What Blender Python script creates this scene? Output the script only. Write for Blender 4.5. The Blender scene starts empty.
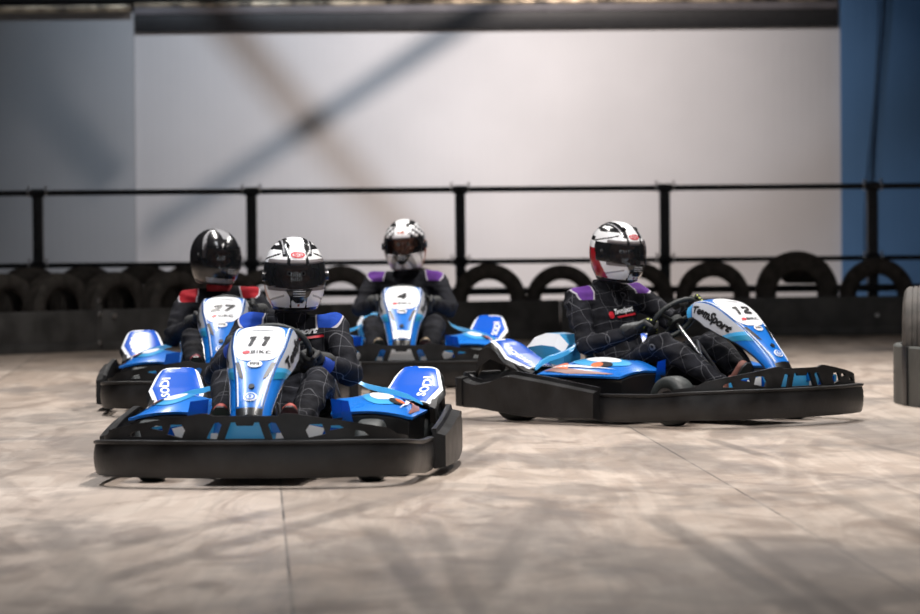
import bpy, bmesh, math, random
from mathutils import Vector, Matrix, noise, Euler
random.seed(7)
SC = bpy.context.scene
COL = SC.collection
PI = math.pi
R = math.radians

# ------------------------------------------------------------------ camera, world, lights, exposure
cam_d = bpy.data.cameras.new('camera'); cam = bpy.data.objects.new('camera', cam_d); COL.objects.link(cam)
cam_d.sensor_width = 36.0; cam_d.lens = 4200 * 36 / 920
cam.location = (0, 0, 1.15)
cam.matrix_world = Matrix.Translation((0, 0, 1.15)) @ Matrix.Rotation(R(90 - 1.378), 4, 'X') @ Matrix.Rotation(R(-0.5), 4, 'Z')
cam_d.clip_end = 200
cam_d.dof.use_dof = True; cam_d.dof.focus_distance = 19.6; cam_d.dof.aperture_fstop = 3.6
SC.camera = cam

SC.view_settings.view_transform = 'Standard'; SC.view_settings.look = 'None'
SC.view_settings.gamma = 1.0; SC.view_settings.exposure = 0.0
SC.view_settings.use_curve_mapping = False

world = bpy.data.worlds.new('world'); SC.world = world; world.use_nodes = True
bg = world.node_tree.nodes['Background']
bg.inputs[0].default_value = (0.66, 0.72, 0.82, 1); bg.inputs[1].default_value = 0.07

def area(name, loc, target, size, size_y, power, color):
    d = bpy.data.lights.new(name, 'AREA'); d.shape = 'RECTANGLE'; d.size = size; d.size_y = size_y
    d.energy = power; d.color = color
    o = bpy.data.objects.new(name, d); COL.objects.link(o); o.location = loc
    v = Vector(target) - Vector(loc)
    o.rotation_euler = v.to_track_quat('-Z', 'Y').to_euler()
    return o
L_WARM = Vector((1.3, 38.8, 6.2)); L_COOL = Vector((-3.2, 39.8, 6.2))
area('wall_lamp_warm', L_WARM, (0.55, 44, 1.2), 0.28, 0.28, 112, (1.0, 0.88, 0.81)).data.spread = R(76)
area('wall_lamp_cool', L_COOL, (0.2, 44, 0.9), 0.34, 0.34, 90, (0.72, 0.85, 1.0)).data.spread = R(105)
def strip(name, loc, power, ln=9.0, color=(1.0, 0.96, 0.92), w=0.35, spread=110):
    o = area(name, loc, (loc[0], loc[1], 0), w, ln, power, color); o.rotation_euler = (0, 0, 0); o.data.spread = R(spread); return o
strip('track_lamp', (-3.2, 18.2, 6.4), 215, 7.0, color=(0.94, 0.96, 1.0))
strip('track_lamp', (0.6, 17.8, 6.4), 325, 7.0)
strip('track_lamp', (4.2, 18.5, 6.4), 225, 7.0)
strip('track_lamp', (-2.6, 27.0, 6.4), 310, 6.0)
strip('track_lamp', (2.6, 27.0, 6.4), 390, 6.0)

# ------------------------------------------------------------------ materials
def nt(m):
    return m.node_tree.nodes, m.node_tree.links
def mat(name, col, rough=0.5, metal=0.0, noise_amt=0.0, noise_scale=20, bump=0.0, bump_scale=60, coat=0.0, spec=0.5, emis=None):
    m = bpy.data.materials.new(name); m.use_nodes = True
    N, L = nt(m); b = N['Principled BSDF']
    b.inputs['Base Color'].default_value = (*col, 1); b.inputs['Roughness'].default_value = rough
    b.inputs['Metallic'].default_value = metal; b.inputs['Coat Weight'].default_value = coat
    b.inputs['Coat Roughness'].default_value = 0.12
    b.inputs['Specular IOR Level'].default_value = spec
    tc = N.new('ShaderNodeTexCoord')
    nz = N.new('ShaderNodeTexNoise'); nz.inputs['Scale'].default_value = noise_scale; nz.inputs['Detail'].default_value = 5
    L.new(tc.outputs['Object'], nz.inputs['Vector'])
    if noise_amt > 0:
        mx = N.new('ShaderNodeMix'); mx.data_type = 'RGBA'
        mr = N.new('ShaderNodeMapRange'); mr.inputs[1].default_value = 0.35; mr.inputs[2].default_value = 0.7
        L.new(nz.outputs['Fac'], mr.inputs[0]); L.new(mr.outputs[0], mx.inputs[0])
        mx.inputs[6].default_value = (*[c * (1 - noise_amt) for c in col], 1)
        mx.inputs[7].default_value = (*[min(1, c * (1 + noise_amt) + 0.004) for c in col], 1)
        L.new(mx.outputs[2], b.inputs['Base Color'])
        r2 = N.new('ShaderNodeMapRange'); r2.inputs[3].default_value = max(0.05, rough - 0.1); r2.inputs[4].default_value = min(1, rough + 0.12)
        L.new(nz.outputs['Fac'], r2.inputs[0]); L.new(r2.outputs[0], b.inputs['Roughness'])
    if bump > 0:
        n2 = N.new('ShaderNodeTexNoise'); n2.inputs['Scale'].default_value = bump_scale; n2.inputs['Detail'].default_value = 4
        L.new(tc.outputs['Object'], n2.inputs['Vector'])
        bp = N.new('ShaderNodeBump'); bp.inputs['Strength'].default_value = bump; bp.inputs['Distance'].default_value = 0.01
        L.new(n2.outputs['Fac'], bp.inputs['Height']); L.new(bp.outputs[0], b.inputs['Normal'])
    return m

M = {}
M['black_plastic'] = mat('black_plastic', (0.008, 0.008, 0.009), 0.40, noise_amt=0.45, noise_scale=9, bump=0.10, bump_scale=40)
M['black_gloss'] = mat('black_gloss', (0.009, 0.009, 0.010), 0.28, coat=0.3)
M['rubber'] = mat('rubber', (0.016, 0.020, 0.020), 0.55, noise_amt=0.35, noise_scale=25, bump=0.2)
M['old_rubber'] = mat('old_rubber', (0.072, 0.063, 0.056), 0.75, noise_amt=0.35, noise_scale=12, bump=0.3, bump_scale=25)
M['steel'] = mat('steel', (0.55, 0.55, 0.56), 0.28, metal=1.0)
M['dark_steel'] = mat('dark_steel', (0.07, 0.07, 0.075), 0.4, metal=0.9)
M['engine_metal'] = mat('engine_metal', (0.22, 0.22, 0.23), 0.45, metal=0.8, noise_amt=0.4)
M['blue'] = mat('kart_blue', (0.006, 0.15, 0.56), 0.28, coat=0.25, noise_amt=0.06, noise_scale=6)
M['royal'] = mat('royal_blue', (0.006, 0.078, 0.44), 0.26, spec=0.35)
M['sky'] = mat('light_blue', (0.06, 0.38, 0.74), 0.30, coat=0.5)
M['teal'] = mat('teal_blue', (0.02, 0.22, 0.40), 0.32, coat=0.4)
M['white'] = mat('white_sticker', (0.76, 0.78, 0.82), 0.42, coat=0.15)
M['plate_white'] = mat('plate_white', (0.80, 0.81, 0.84), 0.32, coat=0.3)
M['grey_sticker'] = mat('grey_sticker', (0.45, 0.47, 0.52), 0.32, coat=0.4)
M['ink'] = mat('ink', (0.01, 0.01, 0.012), 0.4)
M['grey_ink'] = mat('grey_ink', (0.30, 0.31, 0.33), 0.4)
M['orange'] = mat('orange_patch', (0.62, 0.13, 0.03), 0.4)
M['brown_sticker'] = mat('brown_sticker', (0.22, 0.09, 0.07), 0.4)
M['red'] = mat('red_mark', (0.55, 0.015, 0.03), 0.45)
M['green'] = mat('green_metal', (0.01, 0.16, 0.06), 0.4, metal=0.2)
M['skin'] = mat('skin', (0.34, 0.17, 0.115), 0.55, noise_amt=0.1)
M['eye_white'] = mat('eye_white', (0.6, 0.58, 0.55), 0.3)
M['iris'] = mat('iris', (0.03, 0.015, 0.01), 0.2)
M['helmet_white'] = mat('helmet_white', (0.88, 0.88, 0.90), 0.25, coat=0.5)
M['helmet_black'] = mat('helmet_black', (0.012, 0.012, 0.014), 0.2, coat=0.6)
M['helmet_grey'] = mat('helmet_grey', (0.34, 0.34, 0.36), 0.25, coat=0.5)
M['helmet_red'] = mat('helmet_red', (0.35, 0.01, 0.015), 0.25, coat=0.5)
M['helmet_orange'] = mat('helmet_orange', (0.33, 0.06, 0.02), 0.3, coat=0.5)
M['glove'] = mat('glove_fabric', (0.02, 0.021, 0.022), 0.7, noise_amt=0.3, noise_scale=60, bump=0.3, bump_scale=150)
M['glove_grey'] = mat('glove_grey', (0.10, 0.105, 0.11), 0.7, noise_amt=0.3, noise_scale=60)
M['yellow'] = mat('yellow_spots', (0.55, 0.62, 0.08), 0.5)
M['shoe_red'] = mat('shoe_red', (0.34, 0.055, 0.04), 0.6, noise_amt=0.25, noise_scale=40)
M['shoe_brown'] = mat('shoe_brown', (0.17, 0.065, 0.05), 0.7, noise_amt=0.3, noise_scale=40)
M['shoe_tan'] = mat('shoe_tan', (0.27, 0.20, 0.125), 0.7, noise_amt=0.2, noise_scale=40)
M['shoe_crimson'] = mat('shoe_crimson', (0.22, 0.02, 0.035), 0.6, noise_amt=0.25, noise_scale=40)
M['shoe_grey'] = mat('shoe_grey', (0.08, 0.075, 0.07), 0.7, noise_amt=0.3, noise_scale=40)

def suit_mat(name, col, grid, patch=None, shoulders=(), pw=1.0, collar=None):
    m = mat(name, col, 0.80, noise_amt=0.45, noise_scale=14, bump=0.6, bump_scale=22, spec=0.12)
    N, L = nt(m); b = N['Principled BSDF']
    src = b.inputs['Base Color'].links[0].from_socket
    tc = N.new('ShaderNodeTexCoord')
    def mth(op, a, c):
        q = N.new('ShaderNodeMath'); q.operation = op
        for i, x in enumerate((a, c)):
            if isinstance(x, (int, float)): q.inputs[i].default_value = x
            else: L.new(x, q.inputs[i])
        return q.outputs[0]
    def mix(f, a, c):
        mx = N.new('ShaderNodeMix'); mx.data_type = 'RGBA'; L.new(f, mx.inputs[0]); L.new(a, mx.inputs[6]); mx.inputs[7].default_value = (*c, 1); return mx.outputs[2]
    if grid:
        nz = N.new('ShaderNodeTexNoise'); nz.inputs['Scale'].default_value = 6
        L.new(tc.outputs['Object'], nz.inputs['Vector'])
        ad = N.new('ShaderNodeVectorMath'); ad.operation = 'MULTIPLY_ADD'
        L.new(nz.outputs['Color'], ad.inputs[0]); ad.inputs[1].default_value = (0.03, 0.03, 0.03); L.new(tc.outputs['Object'], ad.inputs[2])
        rot = N.new('ShaderNodeVectorRotate'); rot.inputs['Angle'].default_value = R(24); rot.inputs['Axis'].default_value = (0, 1, 0)
        L.new(ad.outputs[0], rot.inputs[0])
        sp = N.new('ShaderNodeSeparateXYZ'); L.new(rot.outputs[0], sp.inputs[0])
        o_ = [mth('LESS_THAN', mth('PINGPONG', sp.outputs[k], 0.0425), 0.0010) for k in range(3)]
        f = mth('MULTIPLY', mth('MAXIMUM', mth('MAXIMUM', o_[0], o_[1]), o_[2]), 0.5)
        src = mix(f, src, (0.20, 0.20, 0.22))
    if patch:
        s0 = N.new('ShaderNodeSeparateXYZ'); L.new(tc.outputs['Object'], s0.inputs[0])
        for c, sd in shoulders:
            dx = mth('DIVIDE', mth('SUBTRACT', s0.outputs[0], c.x + 0.020), 0.082)
            dy = mth('DIVIDE', mth('SUBTRACT', s0.outputs[1], c.y - sd * 0.012), 0.062 * pw)
            d = mth('ADD', mth('POWER', mth('ABSOLUTE', dx, 0), 2.6), mth('POWER', mth('ABSOLUTE', dy, 0), 2.6))
            up = mth('GREATER_THAN', s0.outputs[2], c.z + 0.004)
            src = mix(mth('MULTIPLY', mth('LESS_THAN', d, 1.0), up), src, (0.42, 0.40, 0.44))
            src = mix(mth('MULTIPLY', mth('LESS_THAN', d, 0.74), up), src, patch)
    L.new(src, b.inputs['Base Color'])
    return m
M['patch_blue'] = mat('patch_blue', (0.012, 0.055, 0.34), 0.8, bump=0.3, bump_scale=90)
M['patch_purple'] = mat('patch_purple', (0.13, 0.045, 0.26), 0.8, bump=0.3, bump_scale=90)
M['patch_red'] = mat('patch_red', (0.33, 0.012, 0.02), 0.8, bump=0.3, bump_scale=90)
M['piping'] = mat('piping', (0.42, 0.40, 0.44), 0.7)

def visor_mat(name, tint, mixf):
    m = bpy.data.materials.new(name); m.use_nodes = True
    N, L = nt(m); b = N['Principled BSDF']; out = N['Material Output']
    b.inputs['Base Color'].default_value = (0.02, 0.022, 0.025, 1); b.inputs['Roughness'].default_value = 0.05
    b.inputs['Coat Weight'].default_value = 1.0
    t = N.new('ShaderNodeBsdfTransparent'); t.inputs[0].default_value = (*tint, 1)
    mx = N.new('ShaderNodeMixShader'); mx.inputs[0].default_value = mixf
    L.new(t.outputs[0], mx.inputs[1]); L.new(b.outputs[0], mx.inputs[2]); L.new(mx.outputs[0], out.inputs[0])
    return m
M['visor_smoke'] = visor_mat('visor_smoke', (0.55, 0.5, 0.5), 0.5)
M['visor_clear'] = visor_mat('visor_clear', (0.85, 0.82, 0.82), 0.15)

# ------------------------------------------------------------------ helpers
def link(name, me, parent=None, smooth=True, angle=40):
    o = bpy.data.objects.new(name, me); COL.objects.link(o)
    if parent is not None: o.parent = parent
    if smooth and len(me.polygons):
        me.shade_smooth()
        try: me.set_sharp_from_angle(angle=R(angle))
        except Exception: pass
    return o
def obj(name, bm, m, parent=None, smooth=True, angle=40, normals=True):
    me = bpy.data.meshes.new(name)
    if normals: bmesh.ops.recalc_face_normals(bm, faces=bm.faces[:])
    bm.to_mesh(me); bm.free()
    for x in (m if isinstance(m, (list, tuple)) else [m]): me.materials.append(x)
    return link(name, me, parent, smooth, angle)
def empty(name, loc=(0, 0, 0), rz=0):
    o = bpy.data.objects.new(name, None); COL.objects.link(o); o.location = loc; o.rotation_euler = (0, 0, rz)
    o.empty_display_size = 0.1
    return o
def tag(o, label=None, cat=None, group=None, kind=None):
    if label: o['label'] = label
    if cat: o['category'] = cat
    if group: o['group'] = group
    if kind: o['kind'] = kind
    return o
def basis(d):
    d = Vector(d).normalized(); up = Vector((0, 0, 1)) if abs(d.z) < 0.95 else Vector((1, 0, 0))
    a = d.cross(up).normalized(); return a, d.cross(a).normalized(), d
def box(bm, c, s, rot=None, bev=0.0):
    r = bmesh.ops.create_cube(bm, size=1.0)
    vs = r['verts']
    mt = Matrix.Translation(c) @ (rot.to_matrix().to_4x4() if rot else Matrix.Identity(4)) @ Matrix.Diagonal((*s, 1))
    bmesh.ops.transform(bm, matrix=mt, verts=vs)
    if bev > 0:
        es = list({e for v in vs for e in v.link_edges})
        bmesh.ops.bevel(bm, geom=es, offset=bev, segments=2, affect='EDGES', profile=0.6)
def tube(bm, pts, r, seg=10, closed=False):
    pts = [Vector(p) for p in pts]; n = len(pts); rings = []
    rr = r if isinstance(r, (list, tuple)) else [r] * n
    pa = None
    for i, p in enumerate(pts):
        if closed: d = pts[(i + 1) % n] - pts[i - 1]
        else: d = pts[min(i + 1, n - 1)] - pts[max(i - 1, 0)]
        d.normalize()
        if pa is None: a, b, _ = basis(d)
        else:
            a = pa - d * pa.dot(d)
            if a.length < 1e-6: a, b, _ = basis(d)
            a.normalize(); b = d.cross(a)
        pa = a
        rings.append([bm.verts.new(p + (a * math.cos(2 * PI * k / seg) + b * math.sin(2 * PI * k / seg)) * rr[i]) for k in range(seg)])
    m = n if closed else n - 1
    for i in range(m):
        A, B = rings[i], rings[(i + 1) % n]
        for k in range(seg): bm.faces.new((A[k], A[(k + 1) % seg], B[(k + 1) % seg], B[k]))
    if not closed: bm.faces.new(rings[0][::-1]); bm.faces.new(rings[-1])
def revolve(bm, prof, seg=32, mtx=Matrix.Identity(4), closed=True):
    """prof: (radius, axial) points, axis = local Y"""
    rings = []
    for k in range(seg):
        a = 2 * PI * k / seg
        rings.append([bm.verts.new(mtx @ Vector((r * math.cos(a), y, r * math.sin(a)))) for r, y in prof])
    n = len(prof)
    for k in range(seg):
        A, B = rings[k], rings[(k + 1) % seg]
        for i in range(n if closed else n - 1):
            j = (i + 1) % n
            bm.faces.new((A[i], A[j], B[j], B[i]))
    if not closed:
        pass
def sphere(bm, c, r, seg=16, rot=None):
    r = (r, r, r) if isinstance(r, (int, float)) else r
    q = bmesh.ops.create_uvsphere(bm, u_segments=seg, v_segments=max(6, seg * 2 // 3), radius=1.0)
    mt = Matrix.Translation(c) @ (rot.to_matrix().to_4x4() if rot else Matrix.Identity(4)) @ Matrix.Diagonal((*r, 1))
    bmesh.ops.transform(bm, matrix=mt, verts=q['verts'])
def capsule(bm, p0, p1, r0, r1, seg=14):
    p0, p1 = Vector(p0), Vector(p1); d = (p1 - p0).normalized(); pts = []; rr = []
    for k in range(4):
        t = PI / 2 * (1 - k / 4.0); pts.append(p0 - d * r0 * math.sin(t)); rr.append(max(r0 * math.cos(t), r0 * 0.05))
    for k in range(4):
        t = k / 3.0; pts.append(p0.lerp(p1, t)); rr.append(r0 + (r1 - r0) * t)
    for k in range(1, 5):
        t = PI / 2 * k / 4; pts.append(p1 + d * r1 * math.sin(t)); rr.append(max(r1 * math.cos(t), r1 * 0.05))
    tube(bm, pts, rr, seg)
def catmull(pts, n=6):
    P = [Vector(p) for p in pts]; out = []
    for i in range(len(P) - 1):
        p0 = P[i - 1] if i > 0 else P[0] * 2 - P[1]; p1, p2 = P[i], P[i + 1]
        p3 = P[i + 2] if i + 2 < len(P) else P[-1] * 2 - P[-2]
        for k in range(n):
            t = k / n
            out.append(0.5 * ((2 * p1) + (p2 - p0) * t + (2 * p0 - 5 * p1 + 4 * p2 - p3) * t * t + (-p0 + 3 * p1 - 3 * p2 + p3) * t ** 3))
    out.append(P[-1]); return out
def interp(tab, x):
    if x <= tab[0][0]: return tab[0][1]
    for (a, b), (c, d) in zip(tab, tab[1:]):
        if x <= c: return b + (d - b) * (x - a) / (c - a)
    return tab[-1][1]
def evaluated(bm, mods):
    me = bpy.data.meshes.new('tmp'); bm.to_mesh(me); bm.free()
    o = bpy.data.objects.new('tmp', me); COL.objects.link(o)
    for typ, kw in mods:
        md = o.modifiers.new('m', typ)
        for k, v in kw.items(): setattr(md, k, v)
    dg = bpy.context.evaluated_depsgraph_get(); dg.update()
    out = bpy.data.meshes.new_from_object(o.evaluated_get(dg))
    bpy.data.objects.remove(o); bpy.data.meshes.remove(me)
    return out
def remeshed(bm, voxel, smooth=6):
    bmesh.ops.recalc_face_normals(bm, faces=bm.faces[:])
    return evaluated(bm, [('REMESH', dict(mode='VOXEL', voxel_size=voxel)), ('SMOOTH', dict(iterations=smooth, factor=0.5))])

# flat shapes laid on curved surfaces ----------------------------------------
def curve_mesh(loops):
    cu = bpy.data.curves.new('c', 'CURVE'); cu.dimensions = '2D'; cu.fill_mode = 'BOTH'
    for lp in loops:
        s = cu.splines.new('POLY'); s.points.add(len(lp) - 1); s.use_cyclic_u = True
        for i, (x, y) in enumerate(lp): s.points[i].co = (x, y, 0, 1)
    o = bpy.data.objects.new('c', cu); COL.objects.link(o)
    dg = bpy.context.evaluated_depsgraph_get(); dg.update()
    me = bpy.data.meshes.new_from_object(o.evaluated_get(dg)); bpy.data.objects.remove(o); bpy.data.curves.remove(cu)
    return me
def text_mesh(txt, w, h, shear=0.0, bold=0.02, spacing=1.0):
    cu = bpy.data.curves.new('t', 'FONT'); cu.body = txt; cu.fill_mode = 'BOTH'; cu.shear = shear; cu.offset = bold
    cu.resolution_u = 3; cu.space_character = spacing
    o = bpy.data.objects.new('t', cu); COL.objects.link(o)
    dg = bpy.context.evaluated_depsgraph_get(); dg.update()
    me = bpy.data.meshes.new_from_object(o.evaluated_get(dg)); bpy.data.objects.remove(o); bpy.data.curves.remove(cu)
    xs = [v.co.x for v in me.vertices]; ys = [v.co.y for v in me.vertices]
    x0, x1, y0, y1 = min(xs), max(xs), min(ys), max(ys)
    for v in me.vertices: v.co = Vector(((v.co.x - (x0 + x1) / 2) / (x1 - x0) * w, (v.co.y - (y0 + y1) / 2) / (y1 - y0) * h, 0))
    return me
def laid(name, me2d, fn, m, parent, lift=0.0015, cut=0.02, thick=0.0, place=None, kind=None):
    """fn(u, v) -> (point, normal); place(x, y) -> (u, v)"""
    bm = bmesh.new(); bm.from_mesh(me2d); bpy.data.meshes.remove(me2d)
    bmesh.ops.remove_doubles(bm, verts=bm.verts, dist=1e-6)
    xs = [v.co.x for v in bm.verts]; ys = [v.co.y for v in bm.verts]
    for ax, lo, hi in ((0, min(xs), max(xs)), (1, min(ys), max(ys))):
        n = int((hi - lo) / cut)
        for k in range(1, n + 1):
            c = lo + (hi - lo) * k / (n + 1)
            co = Vector((c, 0, 0)) if ax == 0 else Vector((0, c, 0)); no = Vector((1, 0, 0)) if ax == 0 else Vector((0, 1, 0))
            bmesh.ops.bisect_plane(bm, geom=bm.verts[:] + bm.edges[:] + bm.faces[:], plane_co=co, plane_no=no, dist=1e-7)
    nrm = {}
    for v in bm.verts:
        u, w = (v.co.x, v.co.y) if place is None else place(v.co.x, v.co.y)
        p, n = fn(u, w); v.co = p + n * lift; nrm[v] = n
    if thick:
        r = bmesh.ops.extrude_face_region(bm, geom=bm.faces[:])
        bm.verts.ensure_lookup_table()
        old = list(nrm.items()); ext = [g for g in r['geom'] if isinstance(g, bmesh.types.BMVert)]
        from mathutils.kdtree import KDTree
        kd = KDTree(len(old))
        for i, (v, n) in enumerate(old): kd.insert(v.co, i)
        kd.balance()
        mv = []
        for v in ext:
            _, i, _ = kd.find(v.co); mv.append((v, old[i][1]))
        for v, n in mv: v.co = v.co - n * thick
        return obj(name, bm, m, parent, angle=30)
    o = obj(name, bm, m, parent, normals=False, angle=60)
    return o
def oval(cx, cy, rx, ry, n=28, p=2.0):
    out = []
    for k in range(n):
        a = 2 * PI * k / n; c, s = math.cos(a), math.sin(a)
        out.append((cx + rx * math.copysign(abs(c) ** (2 / p), c), cy + ry * math.copysign(abs(s) ** (2 / p), s)))
    return out

# ------------------------------------------------------------------ the setting
def floor_material():
    m = bpy.data.materials.new('plywood_track_floor'); m.use_nodes = True
    N, L = nt(m); b = N['Principled BSDF']; tc = N.new('ShaderNodeTexCoord')
    pre = N.new('ShaderNodeMapping'); pre.inputs['Scale'].default_value = (1, 0.085, 1); L.new(tc.outputs['Object'], pre.inputs[0])
    def mp(rz, sc, loc=(0, 0, 0), raw=False):
        q = N.new('ShaderNodeMapping'); q.inputs['Rotation'].default_value = (0, 0, R(rz)); q.inputs['Scale'].default_value = sc
        q.inputs['Location'].default_value = loc; L.new((tc.outputs['Object'] if raw else pre.outputs[0]), q.inputs[0]); return q
    def nz(src, sc, det=6, dist=0.0, rough=0.55):
        q = N.new('ShaderNodeTexNoise'); q.inputs['Scale'].default_value = sc; q.inputs['Detail'].default_value = det
        q.inputs['Distortion'].default_value = dist; q.inputs['Roughness'].default_value = rough; L.new(src.outputs[0], q.inputs['Vector']); return q
    def rng(src, a, b_, c=0.0, d=1.0, out='Fac'):
        q = N.new('ShaderNodeMapRange'); q.inputs[1].default_value = a; q.inputs[2].default_value = b_
        q.inputs[3].default_value = c; q.inputs[4].default_value = d; L.new(src.outputs[out], q.inputs[0]); return q
    def mixc(f, a, b_, mode='MIX'):
        q = N.new('ShaderNodeMix'); q.data_type = 'RGBA'; q.blend_type = mode
        if isinstance(f, float): q.inputs[0].default_value = f
        else: L.new(f.outputs[0], q.inputs[0])
        if isinstance(a, tuple): q.inputs[6].default_value = (*a, 1)
        else: L.new(a.outputs[2], q.inputs[6])
        if isinstance(b_, tuple): q.inputs[7].default_value = (*b_, 1)
        else: L.new(b_.outputs[2], q.inputs[7])
        return q
    def math2(op, a, b_):
        q = N.new('ShaderNodeMath'); q.operation = op
        for i, x in enumerate((a, b_)):
            if isinstance(x, (int, float)): q.inputs[i].default_value = x
            else: L.new(x, q.inputs[i])
        return q
    # sheets
    mpb = mp(87.2, (1, 1, 1), (0.3, 1.73, 0), raw=True)
    br = N.new('ShaderNodeTexBrick'); L.new(mpb.outputs[0], br.inputs['Vector'])
    br.inputs['Scale'].default_value = 1.0; br.inputs['Brick Width'].default_value = 3.9; br.inputs['Row Height'].default_value = 1.83
    br.inputs['Mortar Size'].default_value = 0.006; br.inputs['Mortar Smooth'].default_value = 0.3; br.offset = 0.4
    br.inputs['Color1'].default_value = (0.33, 0.265, 0.218, 1); br.inputs['Color2'].default_value = (0.43, 0.355, 0.30, 1)
    br.inputs['Mortar'].default_value = (0.09, 0.075, 0.065, 1)
    base = N.new('ShaderNodeMix'); base.data_type = 'RGBA'; base.inputs[0].default_value = 1.0
    L.new(br.outputs['Color'], base.inputs[7]); base.inputs[6].default_value = (0.4, 0.34, 0.3, 1)
    # wood figure
    g = nz(mp(28, (1.6, 3.0, 1)), 1.6, 6, 2.6, 0.52)
    c1 = mixc(rng(g, 0.45, 0.60, 0, 0.5), base, (0.53, 0.455, 0.39))
    g2 = nz(mp(-30, (1.2, 3.6, 1)), 1.7, 6, 3.0, 0.54)
    c2 = mixc(rng(g2, 0.51, 0.64, 0, 0.62), c1, (0.20, 0.150, 0.120))
    fine = nz(mp(12, (7, 2.5, 1)), 2.2, 5, 1.4)
    c3 = mixc(rng(fine, 0.48, 0.68, 0, 0.32), c2, (0.26, 0.22, 0.19))
    # rubber laid down in long sweeping bands
    prev = c3
    for rz, sc, off, amt, lo in ((38, (0.35, 2.0, 1), 3.0, 0.50, 0.54), (-34, (0.35, 1.9, 1), 8.0, 0.48, 0.55), (8, (0.22, 2.6, 1), 1.0, 0.34, 0.53), (72, (0.40, 2.0, 1), 13.0, 0.45, 0.56)):
        q = nz(mp(rz, sc, (off, off * 0.7, 0)), 2.6, 6, 0.5, 0.58)
        prev = mixc(rng(q, lo, lo + 0.08, 0, amt), prev, (0.125, 0.108, 0.10))
    # single skid marks: (x0,y0,x1,y1,half width,strength)
    sep = N.new('ShaderNodeSeparateXYZ'); L.new(tc.outputs['Object'], sep.inputs[0])
    ed = nz(mp(0, (1, 1, 1)), 5, 4)
    tot = None
    for x0, y0, x1, y1, w, st in ((0.70, 15.6, 0.98, 11.5, 0.055, 0.85), (0.93, 14.7, 1.10, 11.2, 0.035, 0.6), (1.20, 20.6, 1.42, 18.8, 0.035, 0.8),
                                  (-0.33, 15.2, -0.02, 11.2, 0.05, 0.65), (-0.12, 15.5, 0.06, 11.2, 0.035, 0.6), (-0.15, 17.0, -1.30, 12.2, 0.06, 0.6),
                                  (-1.55, 15.5, -0.85, 11.0, 0.07, 0.5), (-0.55, 16.4, -1.75, 12.4, 0.06, 0.5), (1.45, 16.5, 1.75, 12.5, 0.05, 0.45),
                                  (0.35, 16.6, 0.06, 12.4, 0.05, 0.55), (1.9, 20.2, 2.25, 17.8, 0.03, 0.6), (-0.1, 20.0, -0.6, 17.0, 0.04, 0.5),
                                  (0.2, 21.0, -0.05, 18.6, 0.03, 0.6), (-2.3, 16.8, -1.5, 14.2, 0.05, 0.55), (-2.6, 21.0, -1.8, 17.0, 0.05, 0.5), (0.75, 24.5, 0.95, 20.5, 0.04, 0.4)):
        dx, dy = x1 - x0, y1 - y0; ln = math.hypot(dx, dy); ux, uy = dx / ln, dy / ln
        px = math2('SUBTRACT', sep.outputs[0], x0).outputs[0]; py = math2('SUBTRACT', sep.outputs[1], y0).outputs[0]
        al = math2('ADD', math2('MULTIPLY', px, ux).outputs[0], math2('MULTIPLY', py, uy).outputs[0]).outputs[0]
        ac = math2('ABSOLUTE', math2('ADD', math2('MULTIPLY', px, -uy).outputs[0], math2('MULTIPLY', py, ux).outputs[0]).outputs[0], 0).outputs[0]
        r1 = N.new('ShaderNodeMapRange'); r1.interpolation_type = 'SMOOTHSTEP'; r1.inputs[1].default_value = w * 0.45; r1.inputs[2].default_value = w * 1.5
        r1.inputs[3].default_value = st; r1.inputs[4].default_value = 0.0; L.new(ac, r1.inputs[0])
        r2 = N.new('ShaderNodeMapRange'); r2.interpolation_type = 'SMOOTHSTEP'; r2.inputs[1].default_value = -0.15; r2.inputs[2].default_value = 0.35; L.new(al, r2.inputs[0])
        r3 = N.new('ShaderNodeMapRange'); r3.interpolation_type = 'SMOOTHSTEP'; r3.inputs[1].default_value = ln - 0.5; r3.inputs[2].default_value = ln + 0.3
        r3.inputs[3].default_value = 1; r3.inputs[4].default_value = 0; L.new(al, r3.inputs[0])
        v = math2('MULTIPLY', math2('MULTIPLY', r1.outputs[0], r2.outputs[0]).outputs[0], r3.outputs[0])
        tot = v if tot is None else math2('MAXIMUM', tot.outputs[0], v.outputs[0])
    er = rng(ed, 0.3, 0.65, 0.35, 1.15)
    tt = math2('MULTIPLY', tot.outputs[0], er.outputs[0])
    prev = mixc(tt, prev, (0.115, 0.095, 0.083))
    L.new(prev.outputs[2], b.inputs['Base Color'])
    rr = nz(mp(0, (0.6, 3.5, 1)), 2.2, 4)
    L.new(rng(rr, 0.3, 0.7, 0.34, 0.55).outputs[0], b.inputs['Roughness'])
    bp = N.new('ShaderNodeBump'); bp.inputs['Strength'].default_value = 0.12; bp.inputs['Distance'].default_value = 0.01
    L.new(fine.outputs['Fac'], bp.inputs['Height']); L.new(bp.outputs[0], b.inputs['Normal'])
    b.inputs['Specular IOR Level'].default_value = 0.45
    return m

def struct(name, bm, m, **k): return tag(obj(name, bm, m, None, **k), kind='structure')
bm = bmesh.new(); box(bm, (0, 22, -0.05), (36, 52, 0.1)); struct('floor', bm, floor_material())

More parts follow.
